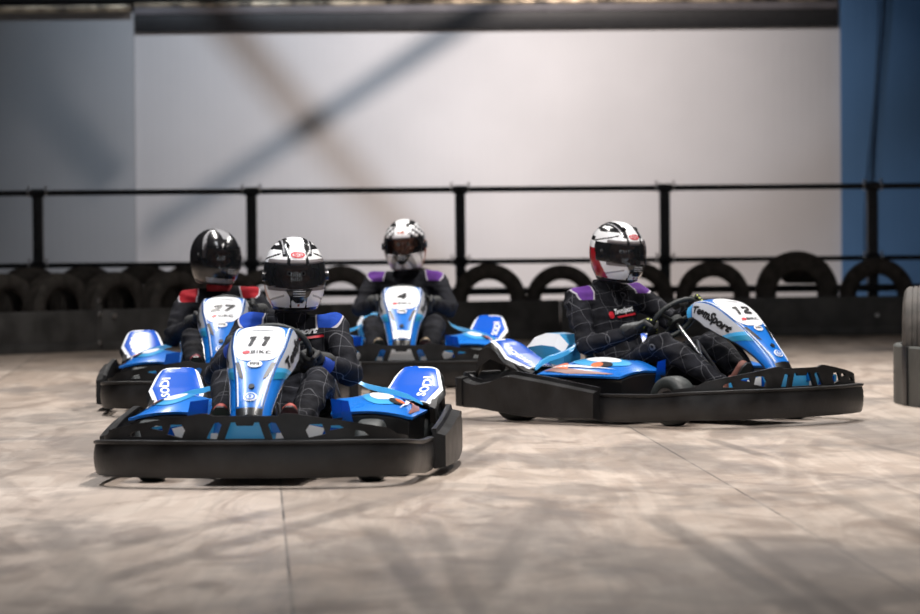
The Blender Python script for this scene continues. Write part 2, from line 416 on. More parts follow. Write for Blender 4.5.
def wall_mat(name, col, amt=0.05):
    m = mat(name, col, 0.7, noise_amt=amt, noise_scale=0.8, spec=0.3)
    N, L = nt(m); b = N['Principled BSDF']
    tc = N.new('ShaderNodeTexCoord'); w = N.new('ShaderNodeTexWave'); w.wave_type = 'BANDS'; w.bands_direction = 'X'
    w.inputs['Scale'].default_value = 3.3; L.new(tc.outputs['Object'], w.inputs['Vector'])
    bp = N.new('ShaderNodeBump'); bp.inputs['Strength'].default_value = 0.06; bp.inputs['Distance'].default_value = 0.01
    L.new(w.outputs['Fac'], bp.inputs['Height']); L.new(bp.outputs[0], b.inputs['Normal'])
    return m
W_white = wall_mat('white_wall', (0.56, 0.55, 0.56)); W_grey = wall_mat('grey_wall', (0.40, 0.41, 0.43))
W_blue = wall_mat('blue_wall', (0.085, 0.19, 0.37)); W_dark = wall_mat('dark_wall', (0.12, 0.12, 0.125))
CEIL = mat('ceiling_paint', (0.10, 0.10, 0.105), 0.8, noise_amt=0.1, noise_scale=2)
BEAM = mat('beam_black', (0.010, 0.010, 0.012), 0.5, noise_amt=0.2)
bm = bmesh.new(); box(bm, (0.62, 44.1, 1.6), (8.1, 0.2, 3.2)); struct('wall_back', bm, W_white)
bm = bmesh.new(); box(bm, (-9.18, 44.2, 1.60), (11.6, 0.6, 3.20)); struct('wall_back_left', bm, W_grey)
bm = bmesh.new(); box(bm, (10.04, 44.07, 3.3), (12.08, 0.26, 6.6)); struct('wall_back_right', bm, W_blue)
bm = bmesh.new(); box(bm, (-5.5, 44.7, 4.9), (19.0, 0.2, 3.4)); struct('wall_upper', bm, W_dark)
bm = bmesh.new(); box(bm, (-16.1, 19.6, 3.3), (0.2, 49.2, 6.6)); struct('wall_left', bm, W_dark)
bm = bmesh.new(); box(bm, (16.1, 19.6, 3.3), (0.2, 49.2, 6.6)); struct('wall_right', bm, W_dark)
bm = bmesh.new(); box(bm, (0, 19.9, 6.75), (32.4, 49.8, 0.3)); struct('ceiling', bm, CEIL)
bm = bmesh.new(); box(bm, (0, -5.1, 3.3), (32.4, 0.2, 6.6)); struct('wall_front', bm, W_dark)
GLOW = bpy.data.materials.new('added_glow_glass'); GLOW.use_nodes = True
_b = GLOW.node_tree.nodes['Principled BSDF']; _b.inputs['Emission Color'].default_value = (0.86, 0.93, 1.0, 1); _b.inputs['Emission Strength'].default_value = 4.5; _b.inputs['Base Color'].default_value = (0.3, 0.32, 0.35, 1)
for k, x in enumerate((-9.0, -5.2, -1.4, 2.4, 6.2, 10.0)):  # unseen lit windows added behind the camera, for visor streaks and front light
    bm = bmesh.new(); box(bm, (x, -4.985, 2.6), (1.0, 0.02, 3.6)); w_ = struct('added_window_%d' % (k + 1), bm, GLOW)
    bm = bmesh.new()
    for sx in (-0.54, 0, 0.54): box(bm, (x + sx, -4.96, 2.6), (0.08 if sx else 0.04, 0.06, 3.76))
    for sz in (0.76, 2.6, 4.44): box(bm, (x, -4.96, sz), (1.16, 0.06, 0.08))
    obj('added_window_frame', bm, W_dark, w_)
# black beam on top of the white wall, with a pale capping strip and a dull brass-coloured conduit run along it
bm = bmesh.new(); box(bm, (0.30, 43.98, 3.085), (7.36, 0.05, 0.18), bev=0.01); struct('trim_1', bm, BEAM)
M['capping'] = mat('capping_grey', (0.13, 0.12, 0.13), 0.6, noise_amt=0.2, noise_scale=3)
M['foil'] = mat('foil_edge', (0.34, 0.27, 0.19), 0.35, metal=0.6, noise_amt=0.85, noise_scale=5, bump=0.8, bump_scale=9)
bm = bmesh.new(); box(bm, (0.30, 43.99, 3.215), (7.36, 0.1, 0.08), bev=0.01); struct('trim_2', bm, M['capping'])
bm = bmesh.new(); box(bm, (0.30, 43.99, 3.275), (7.36, 0.08, 0.05), bev=0.015); struct('trim_3', bm, M['foil'])
bm = bmesh.new(); box(bm, (-9.2, 43.84, 3.235), (11.6, 0.10, 0.07), bev=0.01); struct('trim_4', bm, M['foil'])
bm = bmesh.new(); box(bm, (-5.5, 44.32, 3.42), (19.0, 0.6, 0.18), bev=0.02); struct('trim_5', bm, BEAM)

# diagonal roof braces between lamps and wall
def at_wall(px, py, s=95.5): return Vector(((px - 460) / s, 44.0, 1.15 + (206 + (460 - px) * 0.009 - py) / s))
def brace(name, L0, A, B, t, r, label):
    a = L0.lerp(A, t); b = L0.lerp(B, t); d = (a - b).normalized()
    if a.z < b.z: a, b, d = b, a, -d
    top = b + d * ((6.6 - b.z) / d.z); low = b + d * ((3.3 - b.z) / d.z)
    bm = bmesh.new(); tube(bm, [low, top], r, 12)
    o = obj(name, bm, M['dark_steel']); tag(o, label, 'brace', 'roof braces'); return o
brace('roof_brace', L_WARM, at_wall(440, 40), at_wall(228, 180), 0.55, 0.060, 'steel roof brace sloping up right in front of the white wall')
brace('roof_brace', L_COOL, at_wall(250, 50), at_wall(375, 200), 0.50, 0.085, 'steel roof brace sloping up left in front of the white wall')

# ------------------------------------------------------------------ guard rail
RAILM = mat('rail_paint', (0.030, 0.033, 0.040), 0.5, metal=0.1, noise_amt=0.2)
RY0, RY1 = 37.1, 37.5
def rail_y(x): return RY0 + (RY1 - RY0) * (x + 4.2) / 8.4
g = empty('guard_rail', (0, 37.3, 0)); tag(g, 'long dark metal guard rail with upright posts behind the tyre barrier', 'railing')
posts = [(-589, 0), (-379, 0), (-169, 0), (39, 0), (251, 0), (459, 0), (664, 0), (873, 0), (1081, 0), (1289, 0)]
for z, r in ((1.295, 0.025), (0.655, 0.022), (0.39, 0.032)):
    bm = bmesh.new(); tube(bm, [(-10.4, rail_y(-10.4) - 37.3 - 0.045, z), (9.0, rail_y(9.0) - 37.3 - 0.045, z)], r, 12)
    obj('rail', bm, RAILM, g)
for px, _ in posts:
    x = (px + 2 - 460) / 4200 * 37.3; y = rail_y(x) - 37.3
    bm = bmesh.new(); box(bm, (x, y, 0.645), (0.092, 0.092, 1.29), bev=0.006); box(bm, (x, y, 0.008), (0.18, 0.18, 0.016))
    p = obj('post', bm, RAILM, g)
    for z in (1.295, 0.655):
        bm = bmesh.new(); tube(bm, [(x - 0.06, y - 0.045, z), (x + 0.06, y - 0.045, z)], 0.039, 10)
        obj('clamp', bm, RAILM, p)
        for s in (-1, 1):
            bm = bmesh.new(); tube(bm, [(x + s * 0.075, y - 0.06, z + 0.038), (x + s * 0.075, y - 0.06, z + 0.062)], 0.011, 6)
            tube(bm, [(x + s * 0.075, y - 0.045, z), (x + s * 0.085, y - 0.045, z)], 0.040, 10)
            obj('bolt', bm, M['steel'], p)

# ------------------------------------------------------------------ tyres and barrier boards
def big_tyre(Ro, Ri, w, seg=56):
    """standing tyre, axis Y, origin on the ground below the centre; slightly worn ribbed tread"""
    bm = bmesh.new(); h = w / 2
    prof = [(Ri, -h * 0.62), (Ri + 0.012, -h * 0.86), (Ri + (Ro - Ri) * 0.45, -h), (Ro - 0.035, -h * 0.93), (Ro - 0.012, -h * 0.78)]
    tread = []
    for k in range(5):
        a = -0.74 + 1.48 * k / 5; b = a + 1.48 / 5 - 0.07
        tread += [(Ro - 0.002 * abs(k - 2), a * h), (Ro - 0.002 * abs(k - 2), b * h), (Ro - 0.010, (b + 0.012) * h), (Ro - 0.010, (b + 0.058) * h)]
    prof += tread + [(Ro - 0.012, h * 0.78), (Ro - 0.035, h * 0.93), (Ri + (Ro - Ri) * 0.45, h), (Ri + 0.012, h * 0.86), (Ri, h * 0.62)]
    prof += [(Ri + 0.02, h * 0.55), (Ro - 0.03, h * 0.72), (Ro - 0.025, 0), (Ro - 0.03, -h * 0.72), (Ri + 0.02, -h * 0.55)]
    revolve(bm, prof, seg, Matrix.Translation((0, 0, Ro)))
    bmesh.ops.recalc_face_normals(bm, faces=bm.faces[:])
    me = bpy.data.meshes.new('car_tyre'); bm.to_mesh(me); bm.free(); me.materials.append(M['old_rubber']); me.shade_smooth(); me.set_sharp_from_angle(angle=R(50))
    return me
TY = {}
def tyre(px, Y, Ro, label, group, rz=0.0, w=0.20, ri=0.185):
    key = (Ro, w, ri)
    if key not in TY: TY[key] = big_tyre(Ro, ri, w)
    o = bpy.data.objects.new('car_tyre', TY[key]); COL.objects.link(o)
    o.location = ((px - 460) / 4200 * Y, Y, 0); o.rotation_euler = (0, 0, R(rz)); tag(o, label, 'tyre', group)
    return o
GR = 'tyres standing behind the boards on the right'; GL = 'tyres standing behind the boards on the left'
tyre(877, 36.95, 0.33, 'worn tyre standing behind the board against the blue wall, at a rail post', GR)
tyre(797, 36.85, 0.365, 'largest standing tyre behind the boards, with a small roll seen through it', GR)
tyre(713, 36.80, 0.325, 'standing tyre behind the board, above the nose of the side-on kart', GR)
tyre(637, 36.75, 0.325, 'standing tyre behind the purple-shouldered side-on driver, by a rail post', GR)
tyre(562, 36.65, 0.315, 'standing tyre just left of the purple-shouldered side-on driver', GR)
tyre(489, 36.45, 0.325, 'standing tyre in front of the middle rail post, right of the farthest kart', GR)
tyre(415, 36.2, 0.315, 'standing tyre hidden mostly behind the farthest driver', GR)
tyre(341, 35.9, 0.325, 'standing tyre between the white-helmeted front driver and the farthest driver', GR)
tyre(266, 35.5, 0.315, 'standing tyre behind the front driver and the black-helmeted driver', GR)
LB = [('leftmost standing tyre, cut by the left edge of the photo', 2), ('second standing tyre from the left edge, below the leftmost rail post', 57),
      ('third standing tyre from the left edge, above the bolted board joint', 114), ('fourth standing tyre from the left edge, beside the red-shouldered driver', 172)]
for i, (lb, px) in enumerate(LB):
    tyre(px, 34.35 + 0.25 * i, 0.315, lb, GL, rz=44, w=0.23, ri=0.175)
tyre(228, 35.35, 0.31, 'standing tyre hidden behind the red-shouldered driver', GL, rz=40, w=0.23, ri=0.175)
for lb, px, Y in (('rear row tyre seen in the gap by the leftmost rail post', 29, 34.75), ('rear row tyre seen in the gap right of the leftmost rail post', 86, 35.0),
                  ('rear row tyre seen in the gap left of the red-shouldered driver', 143, 35.35), ('rear row tyre rising behind the red-shouldered driver', 192, 35.7)):
    tyre(px, Y + 0.45, 0.335, lb, 'second row of tyres on the left', rz=44, w=0.23, ri=0.175)
bm = bmesh.new(); revolve(bm, [(0.0005, -0.2), (0.085, -0.2), (0.1, -0.17), (0.1, 0.17), (0.085, 0.2), (0.0005, 0.2)], 24, Matrix.Translation((0, 0, 0)) @ Matrix.Rotation(R(62), 4, 'Z'))
o = obj('foam_roll', bm, M['old_rubber']); o.location = ((806 - 460) / 4200 * 37.15, 37.22, 0.535)
tag(o, 'small dark roll lying on the low rail, seen through the largest tyre', 'roll')

BOARD = mat('board_black', (0.068, 0.067, 0.067), 0.5, noise_amt=0.35, noise_scale=5, bump=0.15, bump_scale=10)
BOARD2 = mat('board_grey', (0.075, 0.078, 0.072), 0.5, noise_amt=0.3, noise_scale=5, bump=0.15, bump_scale=10)
def board(pts, h, label, group, m, bolts=()):
    """a straight crash board between two ground points (kept as origin + local geometry)"""
    a, b = Vector((*pts[0], 0)), Vector((*pts[1], 0)); mid = (a + b) / 2; d = (b - a); ln = d.length; ang = math.atan2(d.y, d.x)
    g = empty('barrier_board', mid, ang); tag(g, label, 'barrier', group)
    bm = bmesh.new(); box(bm, (0, 0, h / 2), (ln - 0.012, 0.045, h), bev=0.008); box(bm, (0, -0.026, 0.035), (ln - 0.02, 0.02, 0.07), bev=0.004)
    obj('panel', bm, m, g)
    if len(bolts) == 3: board_bracket(g, ln)
    for sd, ds, z in bolts:
        x = sd * (ln / 2 - ds)
        bm = bmesh.new(); tube(bm, [(x, -0.02, z), (x, -0.045, z)], 0.019, 10); tube(bm, [(x, -0.04, z), (x, -0.055, z)], 0.011, 6)
        obj('bolt', bm, M['steel'], g)
def PX(px, Y): return ((px - 460) / 4200 * Y, Y)
GB = 'black crash boards'
J = [PX(-420, 30.6), PX(99, 34.05), PX(330, 35.4), PX(560, 36.2), PX(720, 36.4), PX(1180, 36.7)]
LBL = ['black board at the left edge, left of the bolted joint', 'black board between the bolted joint and the black-helmeted driver', 'black board behind the farthest driver and his kart',
       'black board behind the side-on driver', 'black board right of the side-on kart, below the blue wall']
BL = [[(1, 0.03, 0.07), (1, 0.03, 0.30), (1, 0.03, 0.41)], [(-1, 0.12, 0.285)], [], [], [(-1, 1.37, 0.17)]]
def board_bracket(g, ln):
    bm = bmesh.new(); box(bm, (ln / 2 - 0.03, -0.030, 0.215), (0.05, 0.016, 0.43), bev=0.003); obj('joint_bracket', bm, BOARD, g)
for i in range(5): board((J[i], J[i + 1]), 0.335, LBL[i], GB, BOARD, BL[i])

# the near barrier end cut by the right frame edge
g = empty('barrier_board', (2.645, 24.0, 0)); tag(g, 'dark olive-grey curved barrier end at the right edge', 'barrier')
path = catmull([(0.9, 0.9, 0), (0.2, 0.7, 0), (-0.08, 0.4, 0), (-0.135, 0.1, 0), (-0.125, -0.1, 0), (-0.08, -0.4, 0), (0.03, -0.75, 0), (0.3, -1.1, 0), (0.9, -1.4, 0)], 5)
bm = bmesh.new(); loops = []
for i, p in enumerate(path):
    d = (path[min(i + 1, len(path) - 1)] - path[max(i - 1, 0)]).normalized(); n = Vector((d.y, -d.x, 0))
    loops.append([bm.verts.new(p + n * o_ + Vector((0, 0, z))) for o_, z in ((-0.02, 0), (0.02, 0), (0.02, 0.325), (0.01, 0.335), (-0.02, 0.335))])
for A, B in zip(loops, loops[1:]):
    for k in range(5): bm.faces.new((A[k], A[(k + 1) % 5], B[(k + 1) % 5], B[k]))
bm.faces.new(loops[0]); bm.faces.new(loops[-1][::-1])
obj('panel', bm, BOARD2, g)
bm = bmesh.new(); box(bm, (-0.128, -0.26, 0.168), (0.02, 0.10, 0.332), rot=Euler((0, 0, R(9))), bev=0.003); obj('joint_strip', bm, M['black_plastic'], g)
for (x, y, rz, lb) in ((2.64, 24.05, 82, 'tyre inside the olive-grey barrier end, the farther left one'), (2.83, 23.55, 76, 'tyre inside the olive-grey barrier end, cut by the right edge')):
    o = tyre(460 + x / y * 4200, y, 0.335, lb, 'tyres at the right edge', rz=rz, w=0.20)

# cable hanging on the blue wall
bm = bmesh.new()
pts = catmull([(4.46, 43.9, 3.6), (4.44, 43.9, 3.1), (4.40, 43.9, 2.6), (4.36, 43.9, 2.1), (4.32, 43.9, 1.5), (4.30, 43.9, 0.9), (4.30, 43.9, 0.3)], 5)
tube(bm, pts, 0.009, 8); o = obj('cable', bm, M['black_gloss']); tag(o, 'thin dark cable hanging down the blue wall', 'cable', 'cables on the blue wall')
bm = bmesh.new(); tube(bm, [p + Vector((-0.045 - 0.02 * math.sin(p.z * 2), 0, 0)) for p in pts], 0.006, 8); o = obj('cable', bm, M['black_gloss']); tag(o, 'thinner left strand beside the cable on the blue wall', 'cable', 'cables on the blue wall')

# ------------------------------------------------------------------ the kart
def band(bm, path, zlo, ztop, thick, lip=0.008):
    """swept upright band; zlo/ztop are functions of the path point"""
    n = len(path); rings = []
    for i, p in enumerate(path):
        d = (path[min(i + 1, n - 1)] - path[max(i - 1, 0)]).normalized(); nv = Vector((-d.y, d.x, 0))
        lo, hi = zlo(p), ztop(p); mid = (lo + hi) / 2
        cs = [(-thick, lo + 0.01), (-0.006, lo), (0.0, lo + 0.008), (0.006, lo + (hi - lo) * 0.25), (0.009, mid), (0.006, lo + (hi - lo) * 0.75), (0.001, hi - 0.018),
              (lip, hi - 0.012), (lip, hi - 0.003), (0.0, hi), (-0.014, hi), (-0.018, hi - 0.02), (-thick, hi - 0.03)]
        rings.append([bm.verts.new(Vector((p.x, p.y, 0)) + nv * o_ + Vector((0, 0, z))) for o_, z in cs])
    m = len(rings[0])
    for A, B in zip(rings, rings[1:]):
        for k in range(m): bm.faces.new((A[k], A[(k + 1) % m], B[(k + 1) % m], B[k]))
    bm.faces.new(rings[0]); bm.faces.new(rings[-1][::-1])

FP = [(0.20, -0.690), (0.40, -0.688), (0.62, -0.680), (0.80, -0.660), (0.91, -0.595), (0.985, -0.47), (1.05, -0.26), (1.07, 0.0)]
FP = [(x, y, 0) for x, y in FP]; FP = FP + [(x, -y, 0) for x, y, _ in FP[-2::-1]]
FPATH = catmull(FP, 8)[::-1]           # runs so that the left-hand normal points outwards
def arc_fn(path):
    L_ = [0]
    for a, b in zip(path, path[1:]): L_.append(L_[-1] + (b - a).length)
    mid = L_[-1] / 2
    def f(u, off=0.0):
        s = max(0, min(L_[-1] - 1e-6, u + mid))
        i = 0
        lo, hi = 0, len(L_) - 1
        while hi - lo > 1:
            m_ = (lo + hi) // 2
            if L_[m_] <= s: lo = m_
            else: hi = m_
        t = (s - L_[lo]) / max(1e-9, L_[lo + 1] - L_[lo]); p = path[lo].lerp(path[lo + 1], t)
        d0 = (path[min(lo + 1, len(path) - 1)] - path[lo]).normalized()
        d1 = (path[min(lo + 2, len(path) - 1)] - path[lo + 1]).normalized() if lo + 2 < len(path) else d0
        d = d0.lerp(d1, t).normalized(); n = Vector((-d.y, d.x, 0))
        return p + n * off, n
    return f

# nose cone: top skin + flanks, parametrised by distance along the spine
SP = [(0.300, 0.615), (0.38, 0.645), (0.475, 0.642), (0.565, 0.608), (0.655, 0.548), (0.735, 0.483), (0.81, 0.415), (0.882, 0.345), (0.925, 0.285)]
SPINE = catmull([(x, 0, z) for x, z in SP], 8)
_NL = [0.0]
for a_, b_ in zip(SPINE, SPINE[1:]): _NL.append(_NL[-1] + (b_ - a_).length)
NLEN = _NL[-1]
HW = [(0, 0.090), (0.08, 0.111), (0.22, 0.117), (0.34, 0.110), (0.45, 0.088), (0.56, 0.070), (0.68, 0.056), (NLEN, 0.050)]
DR = [(0, 0.060), (0.10, 0.090), (0.22, 0.120), (0.35, 0.110), (0.47, 0.080), (0.60, 0.055), (0.72, 0.045), (NLEN, 0.04)]
def VZ(z):
    for a, b, L0 in zip(SPINE, SPINE[1:], _NL):
        if a.x > 0.42 and a.z >= z >= b.z: return L0 + (a - b).length * (a.z - z) / (a.z - b.z)
    return NLEN
V_END = VZ(0.335)
def spine(v):
    v = max(0, min(NLEN - 1e-6, v)); lo = 0
    while _NL[lo + 1] < v: lo += 1
    t = (v - _NL[lo]) / (_NL[lo + 1] - _NL[lo]); p = SPINE[lo].lerp(SPINE[lo + 1], t)
    nd = lambda i: (SPINE[min(len(SPINE) - 1, i + 2)] - SPINE[max(0, i - 2)]).normalized()
    d = nd(lo).lerp(nd(lo + 1), t).normalized(); n = Vector((-d.z, 0, d.x))
    return p, d, n
def nose_top(u, v):        # u metres to the left, v along the spine (forward/down)
    p, d, n = spine(v); w = interp(HW, v); k = u / w
    off = -0.012 * k * k
    nn = (n + Vector((0, 1, 0)) * (0.024 * k / w)).normalized()
    return p + Vector((0, u, 0)) + n * off, nn
def nose_flank(side, q, v):  # q 0..1 down the flank
    p, d, n = spine(v); w = interp(HW, v); dr = interp(DR, v)
    bulge = 0.016 * math.sin(PI * min(1, q)) ; y = side * (w + 0.004 + 0.028 * q + bulge * 0.5)
    nn = (Vector((0, side, 0)) + n * 0.25).normalized()
    return p + Vector((0, y, 0)) + n * (-0.014 - dr * q), nn

def pod_z(x, y):           # y = distance from the kart axis
    a = max(0.0, min(1.0, (y - 0.27) / 0.33)); b = max(0.0, min(1.0, (x + 0.30) / 0.60))
    dome = 0.255 + 0.085 * math.sin(PI * min(1, 0.12 + 0.88 * a)) ** 0.8 * (math.sin(PI * (0.10 + 0.84 * b)) ** 0.7)
    fin = 0.035 * max(0, 1 - a / 0.30) ** 1.5 * math.exp(-((x - 0.10) / 0.12) ** 2)
    return dome + fin
def pod_fn(side):
    def f(u, v):           # u = x, v = y
        e = 0.004
        z = pod_z(u, v); zx = (pod_z(u + e, v) - z) / e; zy = (pod_z(u, v + e) - z) / e
        return Vector((u, side * v, z)), Vector((-zx, -side * zy, 1)).normalized()
    return f
def guard_fn(side):        # rear wheel guard, u across 0..1, v 0 (front, low) .. 1 (rear, high), then rolls over
    def f(u, v):
        x = interp([(0, -0.37), (0.5, -0.505), (0.8, -0.585), (1.0, -0.645), (1.15, -0.72), (1.4, -0.765)], v)
        z = interp([(0, 0.285), (0.5, 0.352), (0.8, 0.408), (1.0, 0.432), (1.15, 0.405), (1.4, 0.27)], v)
        w0 = interp([(0, 0.40), (0.5, 0.41), (1.0, 0.455), (1.4, 0.44)], v); w1 = interp([(0, 0.62), (0.5, 0.66), (1.0, 0.635), (1.4, 0.62)], v)
        y = w0 + (w1 - w0) * u
        z -= 0.022 * (abs(2 * u - 1) ** 5)
        tx, tz = (-0.30, 0.15) if v < 1 else (-0.2, -0.3)
        n = Vector((0.42, side * 0.5 * (2 * u - 1) ** 3, 0.9)) if v < 0.95 else Vector((-0.4, 0, 0.9))
        return Vector((x, side * y, z)), n.normalized()
    return f
def grid_surface(fn, us, vs, flip=False):
    bm = bmesh.new(); g_ = [[bm.verts.new(fn(u, v)[0]) for v in vs] for u in us]
    for i in range(len(us) - 1):
        for j in range(len(vs) - 1):
            q = (g_[i][j], g_[i + 1][j], g_[i + 1][j + 1], g_[i][j + 1])
            bm.faces.new(q[::-1] if flip else q)
    return bm, g_
def thicken(bm, t):
    bmesh.ops.recalc_face_normals(bm, faces=bm.faces[:]); bmesh.ops.solidify(bm, geom=bm.faces[:], thickness=t)
def lin(a, b, n): return [a + (b - a) * k / n for k in range(n + 1)]

def make_wheel(Rw, w, name='wheel'):
    bm = bmesh.new(); h = w / 2; ri = 0.064
    prof = [(ri, -h * 0.85), (ri + 0.008, -h * 0.97), (ri + (Rw - ri) * 0.5, -h * 1.0), (Rw - 0.016, -h * 0.90), (Rw - 0.005, -h * 0.76), (Rw, -h * 0.5), (Rw + 0.001, 0), (Rw, h * 0.5),
            (Rw - 0.005, h * 0.76), (Rw - 0.016, h * 0.90), (ri + (Rw - ri) * 0.5, h * 1.0), (ri + 0.008, h * 0.97), (ri, h * 0.85)]
    revolve(bm, prof, 40)
    return bm
def make_rim(w):
    bm = bmesh.new(); h = w / 2; ri = 0.066
    prof = [(0.0005, h * 0.2), (0.028, h * 0.2), (0.034, h * 0.45), (0.05, h * 0.35), (0.056, h * 0.8), (ri, h * 0.92), (ri + 0.004, h * 0.96), (ri + 0.002, h * 0.7),
            (ri - 0.006, 0), (ri + 0.002, -h * 0.7), (ri + 0.004, -h * 0.96), (ri, -h * 0.92), (0.056, -h * 0.8), (0.05, -h * 0.35), (0.0005, -h * 0.3)]
    revolve(bm, prof, 28, closed=False)
    for k in range(3):
        a = 2 * PI * k / 3; tube(bm, [(0.02 * math.cos(a), h * 0.2, 0.02 * math.sin(a)), (0.02 * math.cos(a), h * 0.42, 0.02 * math.sin(a))], 0.006, 6)
    return bm

SW_C = Vector((0.105, 0, 0.535)); SW_N = Vector((-0.73, 0, 0.684)); SW_U = Vector((0.684, 0, 0.73)); SW_R = 0.148
def build_kart(root):
    P = M['black_plastic']
    # --- perimeter protection
    bm = bmesh.new()
    band(bm, FPATH, lambda p: 0.045 - 0.02 * max(0, min(1, (0.75 - p.x) / 0.3)), lambda p: interp([(0.2, 0.168), (0.6, 0.175), (0.85, 0.193), (1, 0.200)], p.x), 0.05)
    obj('front_bumper', bm, P, root)
    for s in (-1, 1):
        pts = [(0.24, 0.692), (0.10, 0.698), (-0.15, 0.700), (-0.45, 0.690), (-0.68, 0.674), (-0.78, 0.655)]
        path = catmull([(x, y * s, 0) for x, y in pts], 8)
        if s < 0: path = path[::-1]
        bm = bmesh.new()
        band(bm, path, lambda p: 0.03 + 0.035 * max(0, min(1, (-0.3 - p.x) / 0.4)), lambda p: interp([(-0.80, 0.258), (-0.74, 0.232), (-0.66, 0.222), (-0.56, 0.236), (-0.43, 0.272), (-0.38, 0.274), (-0.1, 0.245), (0.26, 0.200)], p.x), 0.055)
        if s < 0: pass
        sb = obj('side_bumper', bm, P, root)
        bm = bmesh.new(); tube(bm, [(-0.60, s * 0.709, 0.15), (-0.60, s * 0.713, 0.15)], 0.022, 14); obj('bumper_plug', bm, M['ink'], sb)
    rp = catmull([(-0.775, 0.657, 0), (-0.83, 0.64, 0), (-0.865, 0.56, 0), (-0.875, 0.3, 0), (-0.875, 0, 0), (-0.875, -0.3, 0), (-0.865, -0.56, 0), (-0.83, -0.64, 0), (-0.775, -0.657, 0)], 7)
    bm = bmesh.new(); band(bm, rp, lambda p: 0.065, lambda p: 0.255, 0.06); obj('rear_bumper', bm, P, root)
    # --- front fairing with its windows
    ff = arc_fn(FPATH)
    def fmap(u, z):
        p, n = ff(u, -0.034 - 0.10 * (z - 0.18)); return p + Vector((0, 0, z)), n
    top = [(-0.84, 0.185), (-0.84, 0.20), (-0.70, 0.215), (-0.64, 0.240), (-0.42, 0.275), (-0.19, 0.308), (-0.165, 0.308), (-0.135, 0.298), (0.135, 0.298), (0.165, 0.308), (0.19, 0.308), (0.42, 0.275), (0.64, 0.240), (0.70, 0.215), (0.84, 0.20), (0.84, 0.185)]
    wins = [[(-0.085, 0.205), (0.085, 0.205), (0.060, 0.272), (0.040, 0.272), (0.034, 0.258), (-0.034, 0.258), (-0.040, 0.272), (-0.060, 0.272)]]
    for s in (-1, 1):
        wins.append([(s * 0.165, 0.206), (s * 0.118, 0.203), (s * 0.098, 0.262), (s * 0.112, 0.272), (s * 0.132, 0.268)])
        wins.append([(s * 0.345, 0.222), (s * 0.272, 0.208), (s * 0.258, 0.238), (s * 0.275, 0.262), (s * 0.33, 0.262)])
        wins.append([(s * 0.425, 0.245), (s * 0.362, 0.236), (s * 0.368, 0.256), (s * 0.405, 0.256)])
        wins.append([(s * 0.535, 0.212), (s * 0.465, 0.210), (s * 0.475, 0.236), (s * 0.515, 0.228)])
    laid('front_fairing', curve_mesh([top] + wins), fmap, P, root, lift=0, cut=0.03, thick=0.014)
    def imap(u, z):
        p, n = ff(u, -0.105); return p + Vector((0, 0, z)), n
    inner = laid('inner_panel', curve_mesh([[(-0.46, 0.15), (-0.46, 0.245), (-0.20, 0.285), (0.20, 0.285), (0.46, 0.245), (0.46, 0.15)]]), imap, M['sky'], root, lift=0, cut=0.04, thick=0.006)
    tag(inner, 'glossy light blue inner panel with white stickers')
    for s in (-1, 1):
        laid('inner_sticker', curve_mesh([[(s * 0.42, 0.17), (s * 0.20, 0.17), (s * 0.24, 0.262), (s * 0.42, 0.24)]]), imap, M['royal'], inner, lift=0.002, cut=0.04)
        laid('inner_sticker', curve_mesh([[(s * 0.33, 0.205), (s * 0.25, 0.20), (s * 0.25, 0.262), (s * 0.35, 0.243)]]), imap, M['white'], inner, lift=0.004, cut=0.04)
        laid('inner_sticker', curve_mesh([[(s * 0.165, 0.18), (s * 0.12, 0.18), (s * 0.13, 0.225), (s * 0.16, 0.225)]]), imap, M['white'], inner, lift=0.004, cut=0.04)
        laid('inner_sticker', curve_mesh([[(s * 0.15, 0.225), (s * 0.105, 0.225), (s * 0.10, 0.28), (s * 0.14, 0.28)]]), imap, M['blue'], inner, lift=0.003, cut=0.04)
    # --- chassis
    bm = bmesh.new()
    for s in (-1, 1):
        tube(bm, catmull([(0.84, s * 0.20, 0.07), (0.55, s * 0.20, 0.065), (0.25, s * 0.30, 0.06), (-0.25, s * 0.33, 0.06), (-0.6, s * 0.28, 0.075), (-0.86, s * 0.26, 0.10)], 4), 0.015, 8)
        tube(bm, [(0.22, s * 0.31, 0.07), (0.20, s * 0.64, 0.11)], 0.012, 8); tube(bm, [(-0.3, s * 0.33, 0.07), (-0.3, s * 0.64, 0.11)], 0.012, 8)
        tube(bm, [(-0.80, s * 0.28, 0.10), (-0.9, s * 0.5, 0.16)], 0.013, 8)
    for x in (0.84, 0.35, -0.10, -0.45): tube(bm, [(x, -0.21 if x > 0.4 else -0.31, 0.065), (x, 0.21 if x > 0.4 else 0.31, 0.065)], 0.015, 8)
    obj('chassis_frame', bm, M['dark_steel'], root)
    bm = bmesh.new(); box(bm, (0.40, 0, 0.048), (0.92, 0.44, 0.006), bev=0.002); obj('floor_tray', bm, M['engine_metal'], root)
    # --- wheels
    for s in (-1, 1):
        for (x, Rw, w, y) in ((0.55, 0.130, 0.125, 0.465), (-0.52, 0.140, 0.20, 0.535)):
            wb = make_wheel(Rw, w); o = obj('wheel', wb, M['rubber'], root, angle=60); o.location = (x, s * y, Rw)
            if x > 0: o.rotation_euler = (0, 0, 0.0)
            rb = make_rim(w); rr = obj('rim', rb, M['engine_metal'], o)
            if s < 0: rr.rotation_euler = (0, 0, PI)
        bm = bmesh.new(); tube(bm, [(0.55, s * 0.22, 0.12), (0.55, s * 0.44, 0.13)], 0.013, 8); tube(bm, [(0.55, s * 0.36, 0.07), (0.55, s * 0.36, 0.18)], 0.014, 8)
        obj('stub_axle', bm, M['steel'], root)
    bm = bmesh.new(); tube(bm, [(-0.52, -0.6, 0.14), (-0.52, 0.6, 0.14)], 0.02, 12); obj('rear_axle', bm, M['steel'], root)
    # --- seat
    bm = bmesh.new()
